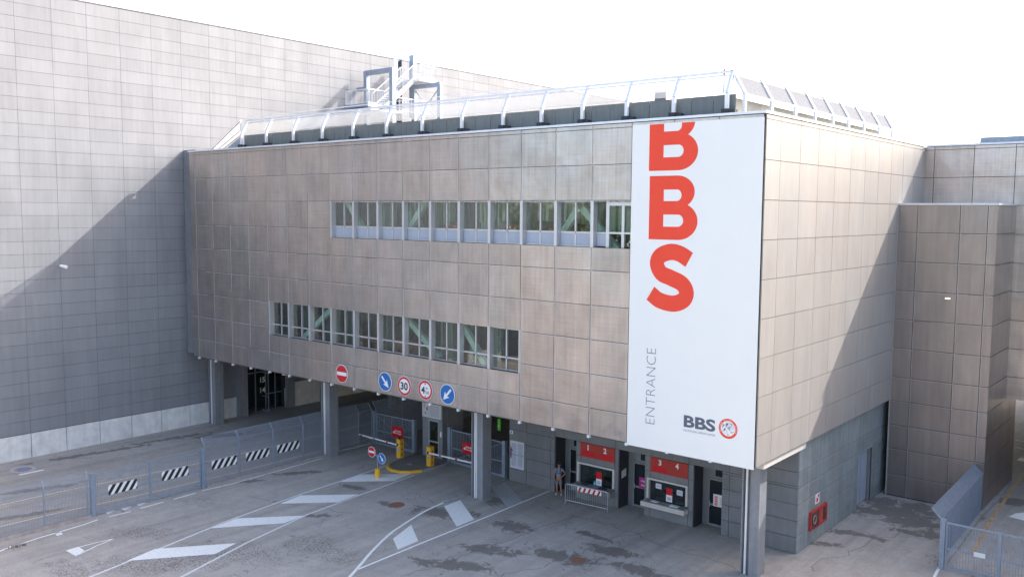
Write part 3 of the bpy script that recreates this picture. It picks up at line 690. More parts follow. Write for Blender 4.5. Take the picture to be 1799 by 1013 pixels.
k.add([(p.x,-.089,p.z) for p in ring],[(i,(i+1)%n,n+(i+1)%n,n+i) for i in range(n)]); k.build('emblem_ring', M['coral'], ban)
txt = 'BOLOGNA BUSINESS SCHOOL'
k = MB(); vf_all = []
for i, ch in enumerate(txt):
    if ch == ' ': continue
    vs, fs = text_mesh(ch); th = R(205-230*i/(len(txt)-1)); rr = r0*.80
    ux = Vector((math.sin(th),0,-math.cos(th))); uz = Vector((math.cos(th),0,math.sin(th)))
    x0 = (min(v[0] for v in vs)+max(v[0] for v in vs))/2; s = r0*.17
    k.add([Vector((cc.x,-.092,cc.z))+uz*(rr+v[1]*s)+ux*((v[0]-x0)*s) for v in vs], fs)
k.build('emblem_writing', M['white'], ban)
k = MB()
for q in range(46):
    an = random.uniform(0,6.28); rr = r0*.66*math.sqrt(random.random()); p = Vector((cc.x+rr*math.cos(an),-.089,cc.z+rr*math.sin(an))); s = random.uniform(.012,.03)
    k.box(p.x-s,p.x+s,-.0895,-.0885,p.z-s*1.3,p.z+s*1.3)
k.build('emblem_figure', M['inkpale'], ban)

# ------------------------------------------------------------------ round road signs on the facade
def round_sign(x, z, kind, label, r=.52):
    t = thing('road_sign', label, 'road sign', (x,-.08,z-r), 'round road signs fixed along the bottom of the facade')
    k = MB(); k.prism(disc((x,-.070,z),r,40,UX,UZ,None),(0,-.03,0)); k.build('plate', M['white'], t)
    y = -.101
    def d(rad, m, nm, yy): kk = MB(); kk.prism(disc((x,yy,z),rad,40,UX,UZ,None),(0,-.002,0)); kk.build(nm, m, t)
    if kind == 'stop':
        d(r*.94, M['red'], 'red_disc', y); kk = MB(); kk.box(x-r*.82,x+r*.82,y-.005,y-.0025,z-.10,z+.10); kk.build('white_bar', M['white'], t)
    elif kind in ('dr','dl'):
        d(r*.94, M['blue'], 'blue_disc', y); s = 1 if kind == 'dr' else -1
        dx = Vector((s*.68,0,-.73)).normalized(); nx = Vector((-dx.z,0,dx.x)); c = Vector((x,y-.004,z)); q = r
        pts = [c-dx*.72*q-nx*.11*q, c+dx*.15*q-nx*.11*q, c+dx*.02*q-nx*.40*q, c+dx*.80*q, c+dx*.02*q+nx*.40*q, c+dx*.15*q+nx*.11*q, c-dx*.72*q+nx*.11*q]
        kk = MB(); kk.prism(pts,(0,-.003,0)); kk.build('arrow', M['white'], t)
    else:
        d(r*.96, M['red'], 'red_ring', y); d(r*.74, M['white'], 'white_disc', y-.003)
        if kind == '30': place('number', text_mesh('30',.03), M['black'], t, (x-.29,y-.006,z-.21), UX, UZ, w=.56, h=.42)
        else:
            place('number', text_mesh('4',.035), M['black'], t, (x-.30,y-.006,z-.20), UX, UZ, w=.28, h=.38)
            place('number', text_mesh('m',.01), M['black'], t, (x+.04,y-.006,z+.05), UX, UZ, w=.14, h=.10)
            place('number', text_mesh('50',.01), M['black'], t, (x+.02,y-.006,z-.20), UX, UZ, w=.26, h=.16)
            kk = MB()
            for s in (1,-1): kk.prism([(x-.07,y-.006,z+s*.36),(x+.07,y-.006,z+s*.36),(x,y-.006,z+s*.27)],(0,-.002,0))
            kk.each('triangle', M['black'], t)
round_sign(-24.90,5.90,'stop','round red no entry sign with a white bar, leftmost on the facade')
round_sign(-21.27,5.91,'dr','round blue sign with a white arrow pointing down to the right')
round_sign(-19.75,5.87,'30','round white speed sign with red rim and black number 30')
round_sign(-18.17,5.87,'45','round white height limit sign with red rim reading 4 m 50')
round_sign(-16.59,5.86,'dl','round blue sign with a white arrow pointing down to the left')

# ------------------------------------------------------------------ roof screen
scr = thing('roof_screen','slanted white framed glass and mesh screen standing along the roof edge','roof screen',(-18,2,18.8))
fpx = [-35.70,-33.02,-30.28,-27.53,-24.81,-22.03,-19.28,-16.45,-13.73,-11.38,-9.05,-6.71,-4.40,-2.0]
ZB, ZA = 19.93, 20.80
for x in fpx:
    k = MB(); k.bar((x,.80,18.8),(x,.80,ZB),.15,.12,(0,1,0)); k.bar((x,.80,ZB),(x,1.25,ZA+.02),.15,.12,(1,0,0)); o = k.build('post', M['alu_white'], scr)
    f = MB(); f.box(x-.16,x+.16,.62,.98,18.82,19.30); f.box(x+.17,x+.42,.66,.9,19.06,19.26); f.build('foot', M['dark'], o)
spy = [1.35,3.92,6.48,8.82,11.08,13.28,15.60,18.12,20.40]
for y in spy:
    k = MB(); k.bar((-1.5,y,18.8),(-1.5,y,ZB),.12,.15,(0,1,0)); k.bar((-1.5,y,ZB),(-2.02,y,ZA+.02),.12,.15,(0,1,0)); k.build('post', M['alu_white'], scr)
for a, b in zip(fpx[:-1], fpx[1:]):
    k = MB(); k.prism([(a+.06,.82,ZB+.02),(b-.06,.82,ZB+.02),(b-.06,1.21,ZA-.08),(a+.06,1.21,ZA-.08)],(0,.015,.008)); k.build('glass_pane', M['glass_roof'], scr)
for a, b in zip(spy[:-1], spy[1:]):
    k = MB(); k.prism([(-1.52,a+.06,ZB-.02),(-1.52,b-.06,ZB-.02),(-1.98,b-.06,ZA-.06),(-1.98,a+.06,ZA-.06)],(-.015,0,-.008)); k.build('mesh_panel', M['mesh'], scr)
k = MB(); k.bar((-35.8,1.25,ZA+.04),(-1.95,1.25,ZA+.04),.10,.10); k.bar((-2.02,1.2,ZA+.04),(-2.02,20.45,ZA+.04),.10,.10)
k.bar((-35.8,1.18,ZA-.10),(-2.0,1.18,ZA-.10),.05,.06); k.bar((-1.98,1.3,ZA-.10),(-1.98,20.4,ZA-.10),.05,.06)
k.bar((-1.5,1.3,ZB-.03),(-1.5,20.4,ZB-.03),.06,.07); k.tube((-35.8,1.42,ZA+.30),(-1.9,1.42,ZA+.30),.02,6)
k.bar((-1.5,1.35,ZB),(-1.96,1.24,ZA),.05,.08); k.bar((-1.7,1.05,ZB),(-1.97,1.24,ZA),.05,.06)
k.build('top_rail', M['alu_white'], scr)
k = MB(); panels(k,'x',1.05,[-35.7+1.0*i for i in range(34)]+[-1.72],[18.8,ZB-.02],gap=.02,tilt=.002); k.build('upstand', M['roofwall'], scr)
k = MB(); panels(k,'y',-2.0,[1.3+1.28*i for i in range(16)],[18.8,ZB-.12],gap=.02,tilt=.002); k.build('upstand', mat('sunlit_upstand', (.34,.34,.31), rough=.6, var=.1, island=.06), scr)  # sunlit copy of the dark upstand; sun put into the colour
k = MB(); k.prism([(-35.75,1.1,18.8),(-35.75,14,18.8),(-35.75,14,19.9),(-35.75,1.1,19.9)],(-.1,0,0))
k.build('end_panel', M['roofwall'], scr)
k = MB(); k.prism([(-35.8,.86,ZA),(-35.8,.86,ZB),(-38.0,.86,19.1),(-39.2,.86,19.1)],(0,.02,0)); k.build('glass_pane', M['glass_roof'], scr)
k = MB(); k.bar((-35.8,.84,ZA+.02),(-39.3,.84,19.1),.05,.06); k.bar((-35.8,.84,ZB+.3),(-38.5,.84,19.1),.04,.04); k.bar((-35.8,.84,ZB),(-37.9,.84,19.1),.04,.04); k.each('end_rail', M['alu'], scr)
k = MB(); k.prism([(-35.8,.95,ZB),(-35.8,.95,19.0),(-38.0,.95,19.0)],(0,.06,0)); k.build('end_panel', M['steel'], scr)
k = MB(); k.box(-35.6,-2.1,1.12,1.2,18.8,ZB-.1); k.build('upstand_backing', M['backing'], scr)

# warning light mast on the roof corner, small vent
t = thing('warning_mast','thin red and white warning mast standing behind the roof corner','mast',(-2.8,2.6,18.8))
p = FY(1272,150,2.6); k = MB(); k.tube((p.x,2.6,18.8),(p.x,2.6,FY(1272,133,2.6).z),.025,6); k.build('pole', M['alu_white'], t)
k = MB(); k.tube((p.x,2.6,FY(1272,133,2.6).z),(p.x,2.6,FY(1272,122,2.6).z),.05,6); k.build('tip', M['red'], t)
t = thing('roof_vent','white louvred vent on the roof seen through the glass screen','vent',(-8.2,6,18.8))
p = FY(1161,166,6); k = MB(); k.box(p.x-.35,p.x+.3,6,6.5,18.8,p.z+.1); k.build('duct', M['alu'], t)
k = MB(); 
for q in range(6): k.box(p.x-.33+.11*q,p.x-.28+.11*q,5.95,5.99,p.z-.35,p.z+.25)
k.build('louvre', M['ink'], t)

# ------------------------------------------------------------------ roof stair by the hall wall
st = thing('roof_stair','white steel stair with landings on grey posts rising beside the hall wall','stair',(-40.3,17,18.8))
k = MB()
for x in (-41.35,-38.3): k.bar((x,16.3,18.8),(x,16.3,26.35),.36,.40)
k.bar((-41.35,16.3,26.20),(-38.3,16.3,26.20),.36,.34)
k.bar((-42.1,16.0,24.9),(-40.9,16.0,24.9),.3,.3)
for x in (-40.2,-37.2): k.bar((x,20.5,18.8),(x,20.5,25.4),.34,.34)
k.bar((-40.4,20.5,25.45),(-37.1,20.5,25.45),.3,.34)
k.bar((-40.9,21.0,23),(-40.9,21.0,28.2),.5,.35)
k.each('post', M['steel'], st)
k = MB(); k.bar((-40.1,20.5,25.2),(-37.3,20.5,22.4),.06,.06,(0,1,0)); k.bar((-37.3,20.5,25.2),(-40.1,20.5,22.4),.06,.06,(0,1,0)); k.each('cross_brace', M['steel'], st)
k = MB(); k.box(-41.3,-38.5,13.9,16.5,23.15,23.4); k.build('landing', M['steel'], st)
k = MB(); k.box(-41.6,-38.0,13.7,17.0,22.85,22.98); k.build('landing', M['alu_white'], st)
k = MB(); k.box(-41.3,-38.6,19.6,21.6,25.75,25.95); k.build('landing', M['alu_white'], st)
k = MB()
for x in (-39.4,-40.8): k.bar((x,16.4,23.3),(x,19.7,25.85),.08,.32,(0,0,1))
k.each('stringer', M['alu_white'], st)
k = MB()
for i in range(14):
    f = i/13; k.box(-40.75,-39.45,16.4+3.3*f-.12,16.4+3.3*f+.12,23.35+2.5*f,23.38+2.5*f)
k.build('tread', M['steel'], st)
def railing(k, p, q, h=1.1, sp=.16):
    p = Vector(p); q = Vector(q); n = max(2,int((q-p).length/sp)); Z = Vector((0,0,h))
    k.tube(p+Z,q+Z,.032,6); k.tube(p+Z*.08,q+Z*.08,.02,5)
    for i in range(n+1): a = p.lerp(q,i/n); k.tube(a,a+Z,.026 if i%8 == 0 else .012,5)
k = MB()
railing(k,(-38.6,14.0,23.4),(-38.6,16.3,23.4)); railing(k,(-41.2,14.0,23.4),(-38.6,14.0,23.4))
railing(k,(-39.4,16.4,23.45),(-39.4,19.6,25.95)); railing(k,(-40.8,16.4,23.45),(-40.8,19.6,25.95))
railing(k,(-38.7,19.7,25.95),(-38.7,21.5,25.95)); railing(k,(-41.2,19.7,25.95),(-40.8,19.7,25.95)); railing(k,(-41.2,21.5,25.95),(-38.7,21.5,25.95))
railing(k,(-38.2,16.9,22.98),(-38.2,20.4,22.98))
k.build('railing', M['alu_white'], st)

# ------------------------------------------------------------------ exhibition hall on the left
def hall(y0, y1, la, first):
    t = thing('exhibition_hall', la, 'building', (XL-5,(y0+y1)/2,0))
    zl0 = 2*(-2.3999+9.37); hh = 2*.7772; zs = [28.0]+[zl0+hh*j for j in range(9,-9,-1)]
    zz = []
    for a, b in zip(zs[:-1], zs[1:]): zz += [a] if a-b < 1 else [a,(a+b)/2]
    zz.append(zs[-1]); zz = [z for z in zz if z > 1.49]
    wl = 2*1.0581; yl0 = -10.0934
    ys = [y for y in [yl0+wl*i for i in range(-22,36)] if y0 < y < y1]; ys = [y0]+ys+[y1]
    k = MB(); hl = []
    if first: hl = [(5.0,8.5,0,3.9)]
    # main seams wider than the joints between half rows
    for a, b in zip(zz[:-1], zz[1:]): panels(k,'y',XL-.05,ys,[a,b],gap=.015,thick=.05,tilt=.0015,holes=hl)
    k.build('cladding', M['hall'], t)
    k = MB()
    for y in ys[1:-1]:
        if not (first and 5 < y < 8.5): k.box(XL-.02,XL+.003,y-.012,y+.012,1.5,27.95)
        else: k.box(XL-.02,XL+.003,y-.012,y+.012,4.0,27.95)
    k.build('vertical_joint', mat('dark_joint', (.13,.135,.15), rough=.7), t)
    k = MB()
    if first:
        k.box(XL-.5,XL-.06,y0,4.9,1.46,27.9); k.box(XL-.5,XL-.06,4.9,8.6,3.95,27.9); k.box(XL-.5,XL-.06,8.6,y1,1.46,27.9)
    else: k.box(XL-.5,XL-.06,y0,y1,1.46,27.9)
    k.box(XL-40,XL-8,y0+.1,y1-.1,0,25.2); k.box(XL-8,XL-.5,y0+.1,y1-.1,24.9,25.2)
    k.build('wall', M['backing'], t)
    k = MB(); k.box(XL-.55,XL+.05,y0-.02,y1+.02,27.96,28.12); k.build('coping', M['coping'], t)
    k = MB()
    yy = [y for y in ys if not (first and 4.9 < y < 12.1)]
    segs = [(a,b) for a,b in zip(ys[:-1], ys[1:]) if not (first and b > 5 and a < 8.4)]
    if first: segs += [(max(a for a,b in segs if b <= 5.0) if False else [b for a,b in segs if b <= 5.0][-1],5.0),(8.5,[a for a,b in segs if a >= 8.5][0])]
    for a, b in segs:
        if b-a > .1: k.box(XL-.3,XL+.045,a+.02,b-.02,0,1.47)
    k.each('plinth', M['concrete'], t)
    return t
h1 = hall(-34.0,20.1,'huge pale exhibition hall with gridded metal panels on a concrete base, nearest part',True)
h2 = hall(20.95,62,'far part of the pale gridded exhibition hall beyond the roof stair',False)
# glazed hall entrance inside the underpass
k = MB(); k.box(XL-1.6,XL-1.5,4.9,8.6,0,4.2); k.box(XL-1.5,XL-.06,4.9,5.0,0,3.95); k.box(XL-1.5,XL-.06,8.5,8.6,0,3.95); k.build('entrance_wall', M['dark'], h1)
k = MB()
for y in (5.15,6.15,7.05,7.9): k.box(XL-.5,XL-.42,y,y+.07,0,3.9)
k.box(XL-.5,XL-.42,5.0,8.5,2.9,2.98); k.box(XL-.5,XL-.42,7.05,8.5,1.15,1.22); k.box(XL-.5,XL-.42,5.0,8.5,3.82,3.9)
k.build('glazing_frame', M['steel'], h1)
k = MB(); k.box(XL-.47,XL-.45,6.15,8.5,0,3.9); k.build('glazing', M['glass_booth'], h1)
k = MB(); p = FX(470,700,XL+.3); k.box(XL-.4,XL+.45,p.y-.03,p.y+.03,0,.1); k.box(XL-.4,XL+.45,p.y-.03,p.y+.03,2.9,3.0); k.box(XL+.4,XL+.46,p.y-.03,p.y+.03,.1,2.9); k.box(XL-.4,XL+.4,p.y-.03,p.y+.03,1.1,1.16); k.build('open_door', M['steel'], h1)
for s_, py in (('15',672),('14',690)):
    p = FX(457,py,XL-.35); place('dock_number', text_mesh(s_,.03), M['white'], h1, (XL-.35,p.y,p.z), UY, UZ, h=.42)
k = MB(); k.box(XL+.05,XL+.5,4.2,4.9,0,4.6); k.box(XL+.05,XL+.4,8.5,9.15,0,4.6); k.box(XL+.05,XL+.4,11.7,12.3,0,4.6); k.each('pier', M['column'], h1)
k = MB(); k.box(XL+.06,XL+.3,9.2,11.65,0,1.9); k.build('low_wall', M['concrete'], h1)
t = thing('wall_floodlight','small white floodlight fixed to the hall wall on the edge of the shadow','lamp',(XL+.06,-8.0,11.55))
k = MB(); k.tube((XL,-8.1,11.6),(XL+.35,-8.1,11.62),.03,6); k.build('arm', M['alu'], t)
k = MB(); k.tube((XL+.33,-8.10,11.64),(XL+.68,-7.88,11.56),.08,10,.11); k.build('lamp_head', M['white'], t)

# ------------------------------------------------------------------ stair tower and rear wing on the right
tow = thing('stair_tower','tall narrow bronze clad tower in the inner corner beside the side wall','tower',(2.4,20,0))
YT, XT, ZT = 16.9, 4.76, 15.74
tx = [.06,1.02,3.06,4.32,XT]
tz = [ZT-.1]+[FY(1564,y,YT).z for y in (408.7,458.5,509.4,559,609.8,658.6,698,736.8)]+[3.0,1.45,.05]
tz = [ZT-.1,14.2,12.66,11.13,9.6,8.06,6.5,5.2,3.9,2.6,1.2,.05]
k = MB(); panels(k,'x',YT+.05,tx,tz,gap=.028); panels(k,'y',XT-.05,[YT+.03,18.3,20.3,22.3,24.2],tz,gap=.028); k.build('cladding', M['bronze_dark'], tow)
k = MB(); k.box(.08,XT-.06,YT+.07,24.1,0,ZT-.12); k.build('wall', M['backing'], tow)
k = MB()
for x in tx[1:-1]: k.box(x+.016,x+.045,YT-.004,YT+.001,.06,ZT-.1)
for z in tz[1:-1]: k.box(.08,XT-.05,YT-.0035,YT+.0005,z-.048,z-.02)
k.box(.0,.07,YT-.03,YT+.02,.02,ZT-.1)
k.build('seam_rail', mat('tower_rail_alu', (.42,.41,.42), rough=.4, metal=.4), tow)
k = MB(); k.box(-.0,XT+.04,YT-.05,24.15,ZT-.1,ZT); k.build('coping', M['coping'], tow)
k = MB(); p = FY(1665,524,YT); k.tube((p.x-.12,YT-.02,p.z),(p.x+.12,YT-.02,p.z),.035,8); 
lm = bpy.data.materials.new('warm_lamp'); lm.use_nodes = True; e = lm.node_tree.nodes['Principled BSDF']; e.inputs['Emission Color'].default_value = (1,.62,.35,1); e.inputs['Emission Strength'].default_value = .6
k.build('lamp', lm, tow)

wing = thing('rear_wing','rear bronze clad wing running off to the right behind the tower','building',(20,33,0))
bx = [.02]+[.56+2.02*i for i in range(20)]
k = MB(); panels(k,'x',21.40,bx,rows,gap=.03); k.build('cladding', M['bronze'], wing)
k = MB(); k.box(.0,bx[-1],21.42,58,BOT+.05,TOP-.12); k.build('wall', M['backing'], wing)
k = MB(); k.box(.09,bx[-1]+.05,21.30,21.72,TOP-.1,TOP); k.build('coping', M['coping'], wing)
k = MB(); a = FY(1722,244,24); k.box(a.x,a.x+12,24,30,TOP-.1,FY(1760,240,24).z); k.build('plant_housing', M['steel'], wing)
k = MB()
for x in (12,24,36): k.box(x-.3,x+.3,22.5,23.1,0,BOT+.04)
k.each('column', M['column'], wing)

# ------------------------------------------------------------------ underpass interior
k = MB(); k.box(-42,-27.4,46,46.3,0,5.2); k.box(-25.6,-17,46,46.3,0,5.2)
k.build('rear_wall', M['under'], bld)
k = MB()
for x in (-36,-29.0,-22):
    for y in (14,24,34): k.box(x-.25,x+.25,y-.25,y+.25,0,5.05)
k.each('underpass_column', M['column'], bld)
k = MB()
for y in (6.9,12,18,26): k.box(-40,-17.1,y,y+.35,4.55,5.05)
k.each('soffit_beam', M['soffit'], bld)

# ------------------------------------------------------------------ fences, gates
def grating(k, A, Bp, z0, z1, u, lean=None, top=.42):
    """steel grating panel from A to B (2D), flat bars 62 mm apart; lean = sideways shift of the folded top"""
    A = Vector((A[0],A[1],0)); Bp = Vector((Bp[0],Bp[1],0)); L = (Bp-A).length; d = (Bp-A)/L; nrm = Vector((-d.y,d.x,0)); n = int(L/.066)
    zt = z1-(top if lean else 0)
    for i in range(n+1):
        p = A+d*(L*i/n); k.bar(p+UZ*z0, p+UZ*zt, .006, .022, nrm)
        if lean: k.bar(p+UZ*zt, p+UZ*z1+Vector(lean), .008, .020, nrm)
    z = z0
    while z <= zt+.01:
        k.bar(A+UZ*z, Bp+UZ*z, .008, .008); z += .132
    for zz in (z0,zt): k.bar(A+UZ*zz, Bp+UZ*zz, .012, .025)
    if lean:
        for f in (.33,.66,1.): k.bar(A+UZ*(zt+(z1-zt)*f)+Vector(lean)*f, Bp+UZ*(zt+(z1-zt)*f)+Vector(lean)*f, .006 if f < 1 else .014, .006 if f < 1 else .02)
def fence(label, pts, z1, lean, group, base=.12, pw=.06):
    t = thing('mesh_fence', label, 'fence', (pts[0][0],pts[0][1],0), group)
    k = MB()
    for a, b in zip(pts[:-1], pts[1:]): grating(k, a, b, base+.03, z1, None, lean)
    k.build('grating', M['steel'], t)
    for a in pts:
        k = MB(); zt = z1-(.42 if lean else 0)
        k.bar((a[0],a[1],0),(a[0],a[1],zt),pw,pw)
        if lean: k.bar((a[0],a[1],zt),(a[0]+lean[0],a[1]+lean[1],z1),pw*.8,pw*.8,(0,1,0))
        k.build('post', M['steel'], t)
    return t
FXL = -28.78
LEAN = (-.34,0,0)
fence('tall grey mesh fence at the left edge of the picture, left of the sliding gate', [(FXL-.02,y) for y in (-21.5,-19.3,-17.1,-14.9,-12.85)], 2.35, (-.12,0,0), 'grey mesh fences')
fence('grey mesh fence with bent top carrying three striped boards, between gate and column', [(FXL-.05*i-.03,y) for i, y in enumerate((-6.45,-4.27,-1.94,.23,1.95))], 2.72, LEAN, 'grey mesh fences')
fence('dim mesh fence with bent top inside the underpass behind the second column', [(-29.1,2.75),(-29.1,4.7),(-28.95,5.7)], 2.66, LEAN, 'grey mesh fences')
fence('dark mesh fence running back into the underpass behind the left gate', [(-28.9,6.0),(-28.9,8.4),(-28.9,10.8),(-28.9,13.2),(-28.9,15.6)], 2.7, LEAN, 'grey mesh fences')
fence('blue grey mesh fence with bent top running beside the tower on the right', [(4.93-.05*i,8.2+1.97*i) for i in range(7)], 2.50, (-.42,0,0), 'grey mesh fences', base=.15)

def bargate(label, A, Bp, h, name='barred_gate', diag=0, sp=.125, posts=True, midz=(.95,), group='barred gates', postw=.22, frame=.07):
    t = thing(name, label, 'gate', (A[0],A[1],0), group)
    A = Vector((A[0],A[1],0)); Bp = Vector((Bp[0],Bp[1],0)); d = (Bp-A).normalized(); L = (Bp-A).length
    if posts:
        for p in (A, Bp):
            k = MB(); k.bar(p, p+UZ*(h+.08), postw, postw); o = k.build('post', M['steel'], t)
    a = A+d*(postw/2+.05); b = Bp-d*(postw/2+.05)
    k = MB()
    for z in (.12,h-.06)+tuple(midz): k.bar(a+UZ*z, b+UZ*z, frame, frame if z > .2 else frame*2)
    k.bar(a+UZ*.1, a+UZ*h, frame, frame); k.bar(b+UZ*.1, b+UZ*h, frame, frame)
    if diag > 0: k.bar(a+UZ*(h-.1), b+UZ*.15, .03, .03)
    if diag < 0: k.bar(b+UZ*(h-.1), a+UZ*.15, .03, .03)
    k.build('gate_frame', M['steel'], t)
    k = MB(); n = int((b-a).length/sp)
    for i in range(1, n): p = a+(b-a)*(i/n); k.tube(p+UZ*.15, p+UZ*(h-.06), .015, 5)
    k.build('bars', M['steel'], t); return t
slide = bargate('long low sliding gate of thin bars with two striped boards', (FXL,-12.62), (FXL,-6.62), 2.12, name='sliding_gate', sp=.11, midz=(1.0,), postw=.20, frame=.06)
k = MB(); k.bar((FXL,-9.62,.1),(FXL,-9.62,2.1),.12,.10); k.build('middle_stile', M['steel'], slide)
lg = bargate('grey barred gate with red sign behind the left barrier', (-28.72,5.75), (-25.15,5.85), 2.12, diag=1)
rg = bargate('grey barred gate with red sign partly hidden by the middle column', (-22.05,5.82), (-17.5,5.55), 2.12, diag=-1)
rgt = bargate('grey framed gate at the lower right corner of the picture', (5.05,8.0), (11.4,8.15), 2.10, name='sliding_gate', sp=.11, midz=(.92,), postw=.2, frame=.06)
k = MB(); k.bar((7.22,8.05,.1),(7.22,8.05,2.1),.14,.10); k.bar((9.4,8.1,.1),(9.4,8.1,2.1),.10,.10); k.each('middle_stile', M['steel'], rgt)
t = thing('white_plate','small blank white plate hanging on the lower right gate','plate',(6.5,7.98,.9)); k = MB(); k.box(6.28,6.72,7.975,7.985,.86,1.06); k.build('plate', M['white'], t)

# red signs on the gates
def gatesign(x0, x1, z0, z1, y, la, ar):
    t = thing('gate_sign', la, 'sign', ((x0+x1)/2,y,z0), 'red signs on the barred gates')
    k = MB(); k.box(x0,x1,y-.015,y,z0,z1); k.build('plate', M['redbright'], t)
    place('writing', text_mesh('Entrata',.02), M['white'], t, (x0+.28,y-.016,(z0+z1)/2+.02), UX, UZ, w=.55, h=.13)
    place('writing', text_mesh('Parcheggio',.02), M['white'], t, (x0+.30,y-.016,(z0+z1)/2-.14), UX, UZ, w=.56, h=.12)
    k = MB(); zc = (z0+z1)/2-.04; k.prism([(x0+.08,y-.017,zc),(x0+.22,y-.017,zc+.10),(x0+.22,y-.017,zc+.03),(x0+.28,y-.017,zc+.03),(x0+.28,y-.017,zc-.03),(x0+.22,y-.017,zc-.03),(x0+.22,y-.017,zc-.10)],(0,-.003,0)); k.build('arrow', M['white'], t)
gatesign(-27.03,-26.05,.80,1.50,5.70,'red sign with white writing on the left barred gate','l')
gatesign(-20.80,-19.85,.88,1.55,5.60,'red sign with white writing on the right barred gate beside the column','r')

# black and white striped boards
def stripes_board(px0, py0, px1, py1, x, la, hgt=.5, wdt=None):
    a = FX(px0, py0, x); b = FX(px1, py1, x); y0, y1 = a.y, b.y; z1 = (a.z+b.z)/2; z0 = z1-hgt
    t = thing('striped_board', la, 'striped board', (x,(y0+y1)/2,z0), 'black and white striped boards')
    k = MB(); k.box(x-.015,x,y0,y1,z0,z1); k.build('board', M['white'], t)
    k = MB(); n = 4; wd = (y1-y0)/n; s = hgt*.75
    def clip(poly):
        out = []
        for lim, sg in ((y0,1),(y1,-1)):
            out = []; m = len(poly)
            for i in range(m):
                p, q = poly[i], poly[(i+1)%m]; ip = sg*(p[0]-lim) >= 0; iq = sg*(q[0]-lim) >= 0
                if ip: out.append(p)
                if ip != iq: f = (lim-p[0])/(q[0]-p[0]); out.append((lim, p[1]+f*(q[1]-p[1])))
            poly = out
            if len(poly) < 3: return []
        return poly
    for i in range(-1, n+1):
        u = y0+i*wd; pl = clip([(u-wd*.28,z0),(u+wd*.24,z0),(u+wd*.24+s*.9,z1),(u-wd*.28+s*.9,z1)])
        if pl: k.prism([(x+.001,p[0],p[1]) for p in pl],(.003,0,0))
    k.build('stripes', M['black'], t)
stripes_board(190,852,241,840,FXL+.07,'striped board lowest at left on the sliding gate')
stripes_board(284,828,331,817.5,FXL+.07,'striped board on the right half of the sliding gate')
stripes_board(372,809,416,799,FXL+.05,'striped board on the fence just right of the gate post')
stripes_board(432,795.5,473,785.5,FXL+.0,'middle striped board of the three on the fence')
stripes_board(487,782,526,772,FXL-.04,'striped board on the fence nearest the column')

# ------------------------------------------------------------------ gate cabin with information board
cab = thing('gate_cabin','narrow grey cabin with glazed door between the two gates','cabin',(-23.5,6.5,0))
k = MB(); k.box(-24.36,-23.92,5.80,7.6,0,3.4); k.box(-22.98,-22.66,5.80,7.6,0,3.4); k.box(-23.92,-22.98,5.80,7.6,2.42,3.4); k.box(-24.3,-22.7,7.6,7.7,0,3.3); k.build('body', M['column'], cab)
k = MB(); k.box(-23.92,-23.82,5.84,5.94,0,2.42); k.box(-23.08,-22.98,5.84,5.94,0,2.42); k.box(-23.82,-23.08,5.842,5.94,2.30,2.42); k.box(-23.82,-23.08,5.842,5.94,1.0,1.08); k.box(-23.82,-23.08,5.842,5.94,.0,.10); o = k.build('door', mat('door_frame_paint', (.36,.36,.37), rough=.5), cab)
g = MB(); g.box(-23.82,-23.08,5.87,5.89,.1,2.3); g.build('pane', M['glass_booth'], o)
k = MB(); k.box(-22.86,-22.72,5.785,5.798,1.45,1.78); k.build('notice', M['white'], cab)
ib = thing('information_board','white information board with small writing above the cabin door','notice board',(-23.5,5.7,2.6))
k = MB(); k.box(-24.22,-22.68,5.68,5.76,2.60,3.62); k.build('board', M['paper'], ib)
k = MB(); k.box(-24.24,-22.66,5.66,5.775,2.56,2.60); k.box(-24.26,-24.22,5.66,5.775,2.56,3.62); k.box(-22.68,-22.64,5.66,5.775,2.56,3.62); k.build('frame', M['alu_white'], ib)
place('writing', text_mesh('PORTA',.0), M['inkpale'], ib, (-23.7,5.678,3.38), UX, UZ, w=.7, h=.13)
place('writing', text_mesh('6',.03), M['red'], ib, (-23.92,5.678,2.98), UX, UZ, h=.24)
k = MB()
for z in (3.28,3.16,3.04,2.92,2.80,2.70): k.box(-23.6,-22.85,5.676,5.679,z-.02,z)
k.prism(disc((-23.98,5.679,2.80),.06,12,UX,UZ,None),(0,-.002,0)); k.box(-24.12,-24.08,5.676,5.679,3.1,3.5)
k.each('text_line', M['ink_light'], ib)

# ------------------------------------------------------------------ island, barriers
isl = [(-24.95,5.75),(-24.78,4.6),(-24.66,3.6),(-24.40,2.95),(-23.95,2.50),(-23.35,2.28),(-22.75,2.36),(-22.25,2.75),(-21.95,3.35),(-21.82,4.2),(-21.85,5.1),(-22.0,5.75)]
k = MB(); k.prism([(x,y,0) for x,y in isl],(0,0,.10)); struct(k.build('island_pavement', M['asphalt_isl']))
def kerb(name, pts, m, wd=.14, h=.13):
    k = MB(); n = len(pts); L = []; Rr = []
    P = [Vector((a,b,0)) for a,b in pts]
    for i in range(n):
        t = (P[min(i+1,n-1)]-P[max(i-1,0)]).normalized(); nn = Vector((-t.y,t.x,0))*wd/2; L.append(P[i]+nn); Rr.append(P[i]-nn)
    vs = L+Rr+[v+UZ*h for v in L]+[v+UZ*h for v in Rr]
    fs = []
    for i in range(n-1): fs += [(2*n+i,2*n+i+1,3*n+i+1,3*n+i),(i,i+1,2*n+i+1,2*n+i),(n+i,3*n+i,3*n+i+1,n+i+1)]
    fs += [(0,2*n,3*n,n),(n-1,2*n-1,4*n-1,3*n-1)]
    k.add(vs, fs); return struct(k.build(name, m))
kerb('island_kerb', isl[:4], M['kerb']); kerb('yellow_kerb', isl[3:9], M['yellow_kerb'], .15, .135); kerb('island_kerb', isl[8:], M['kerb'])
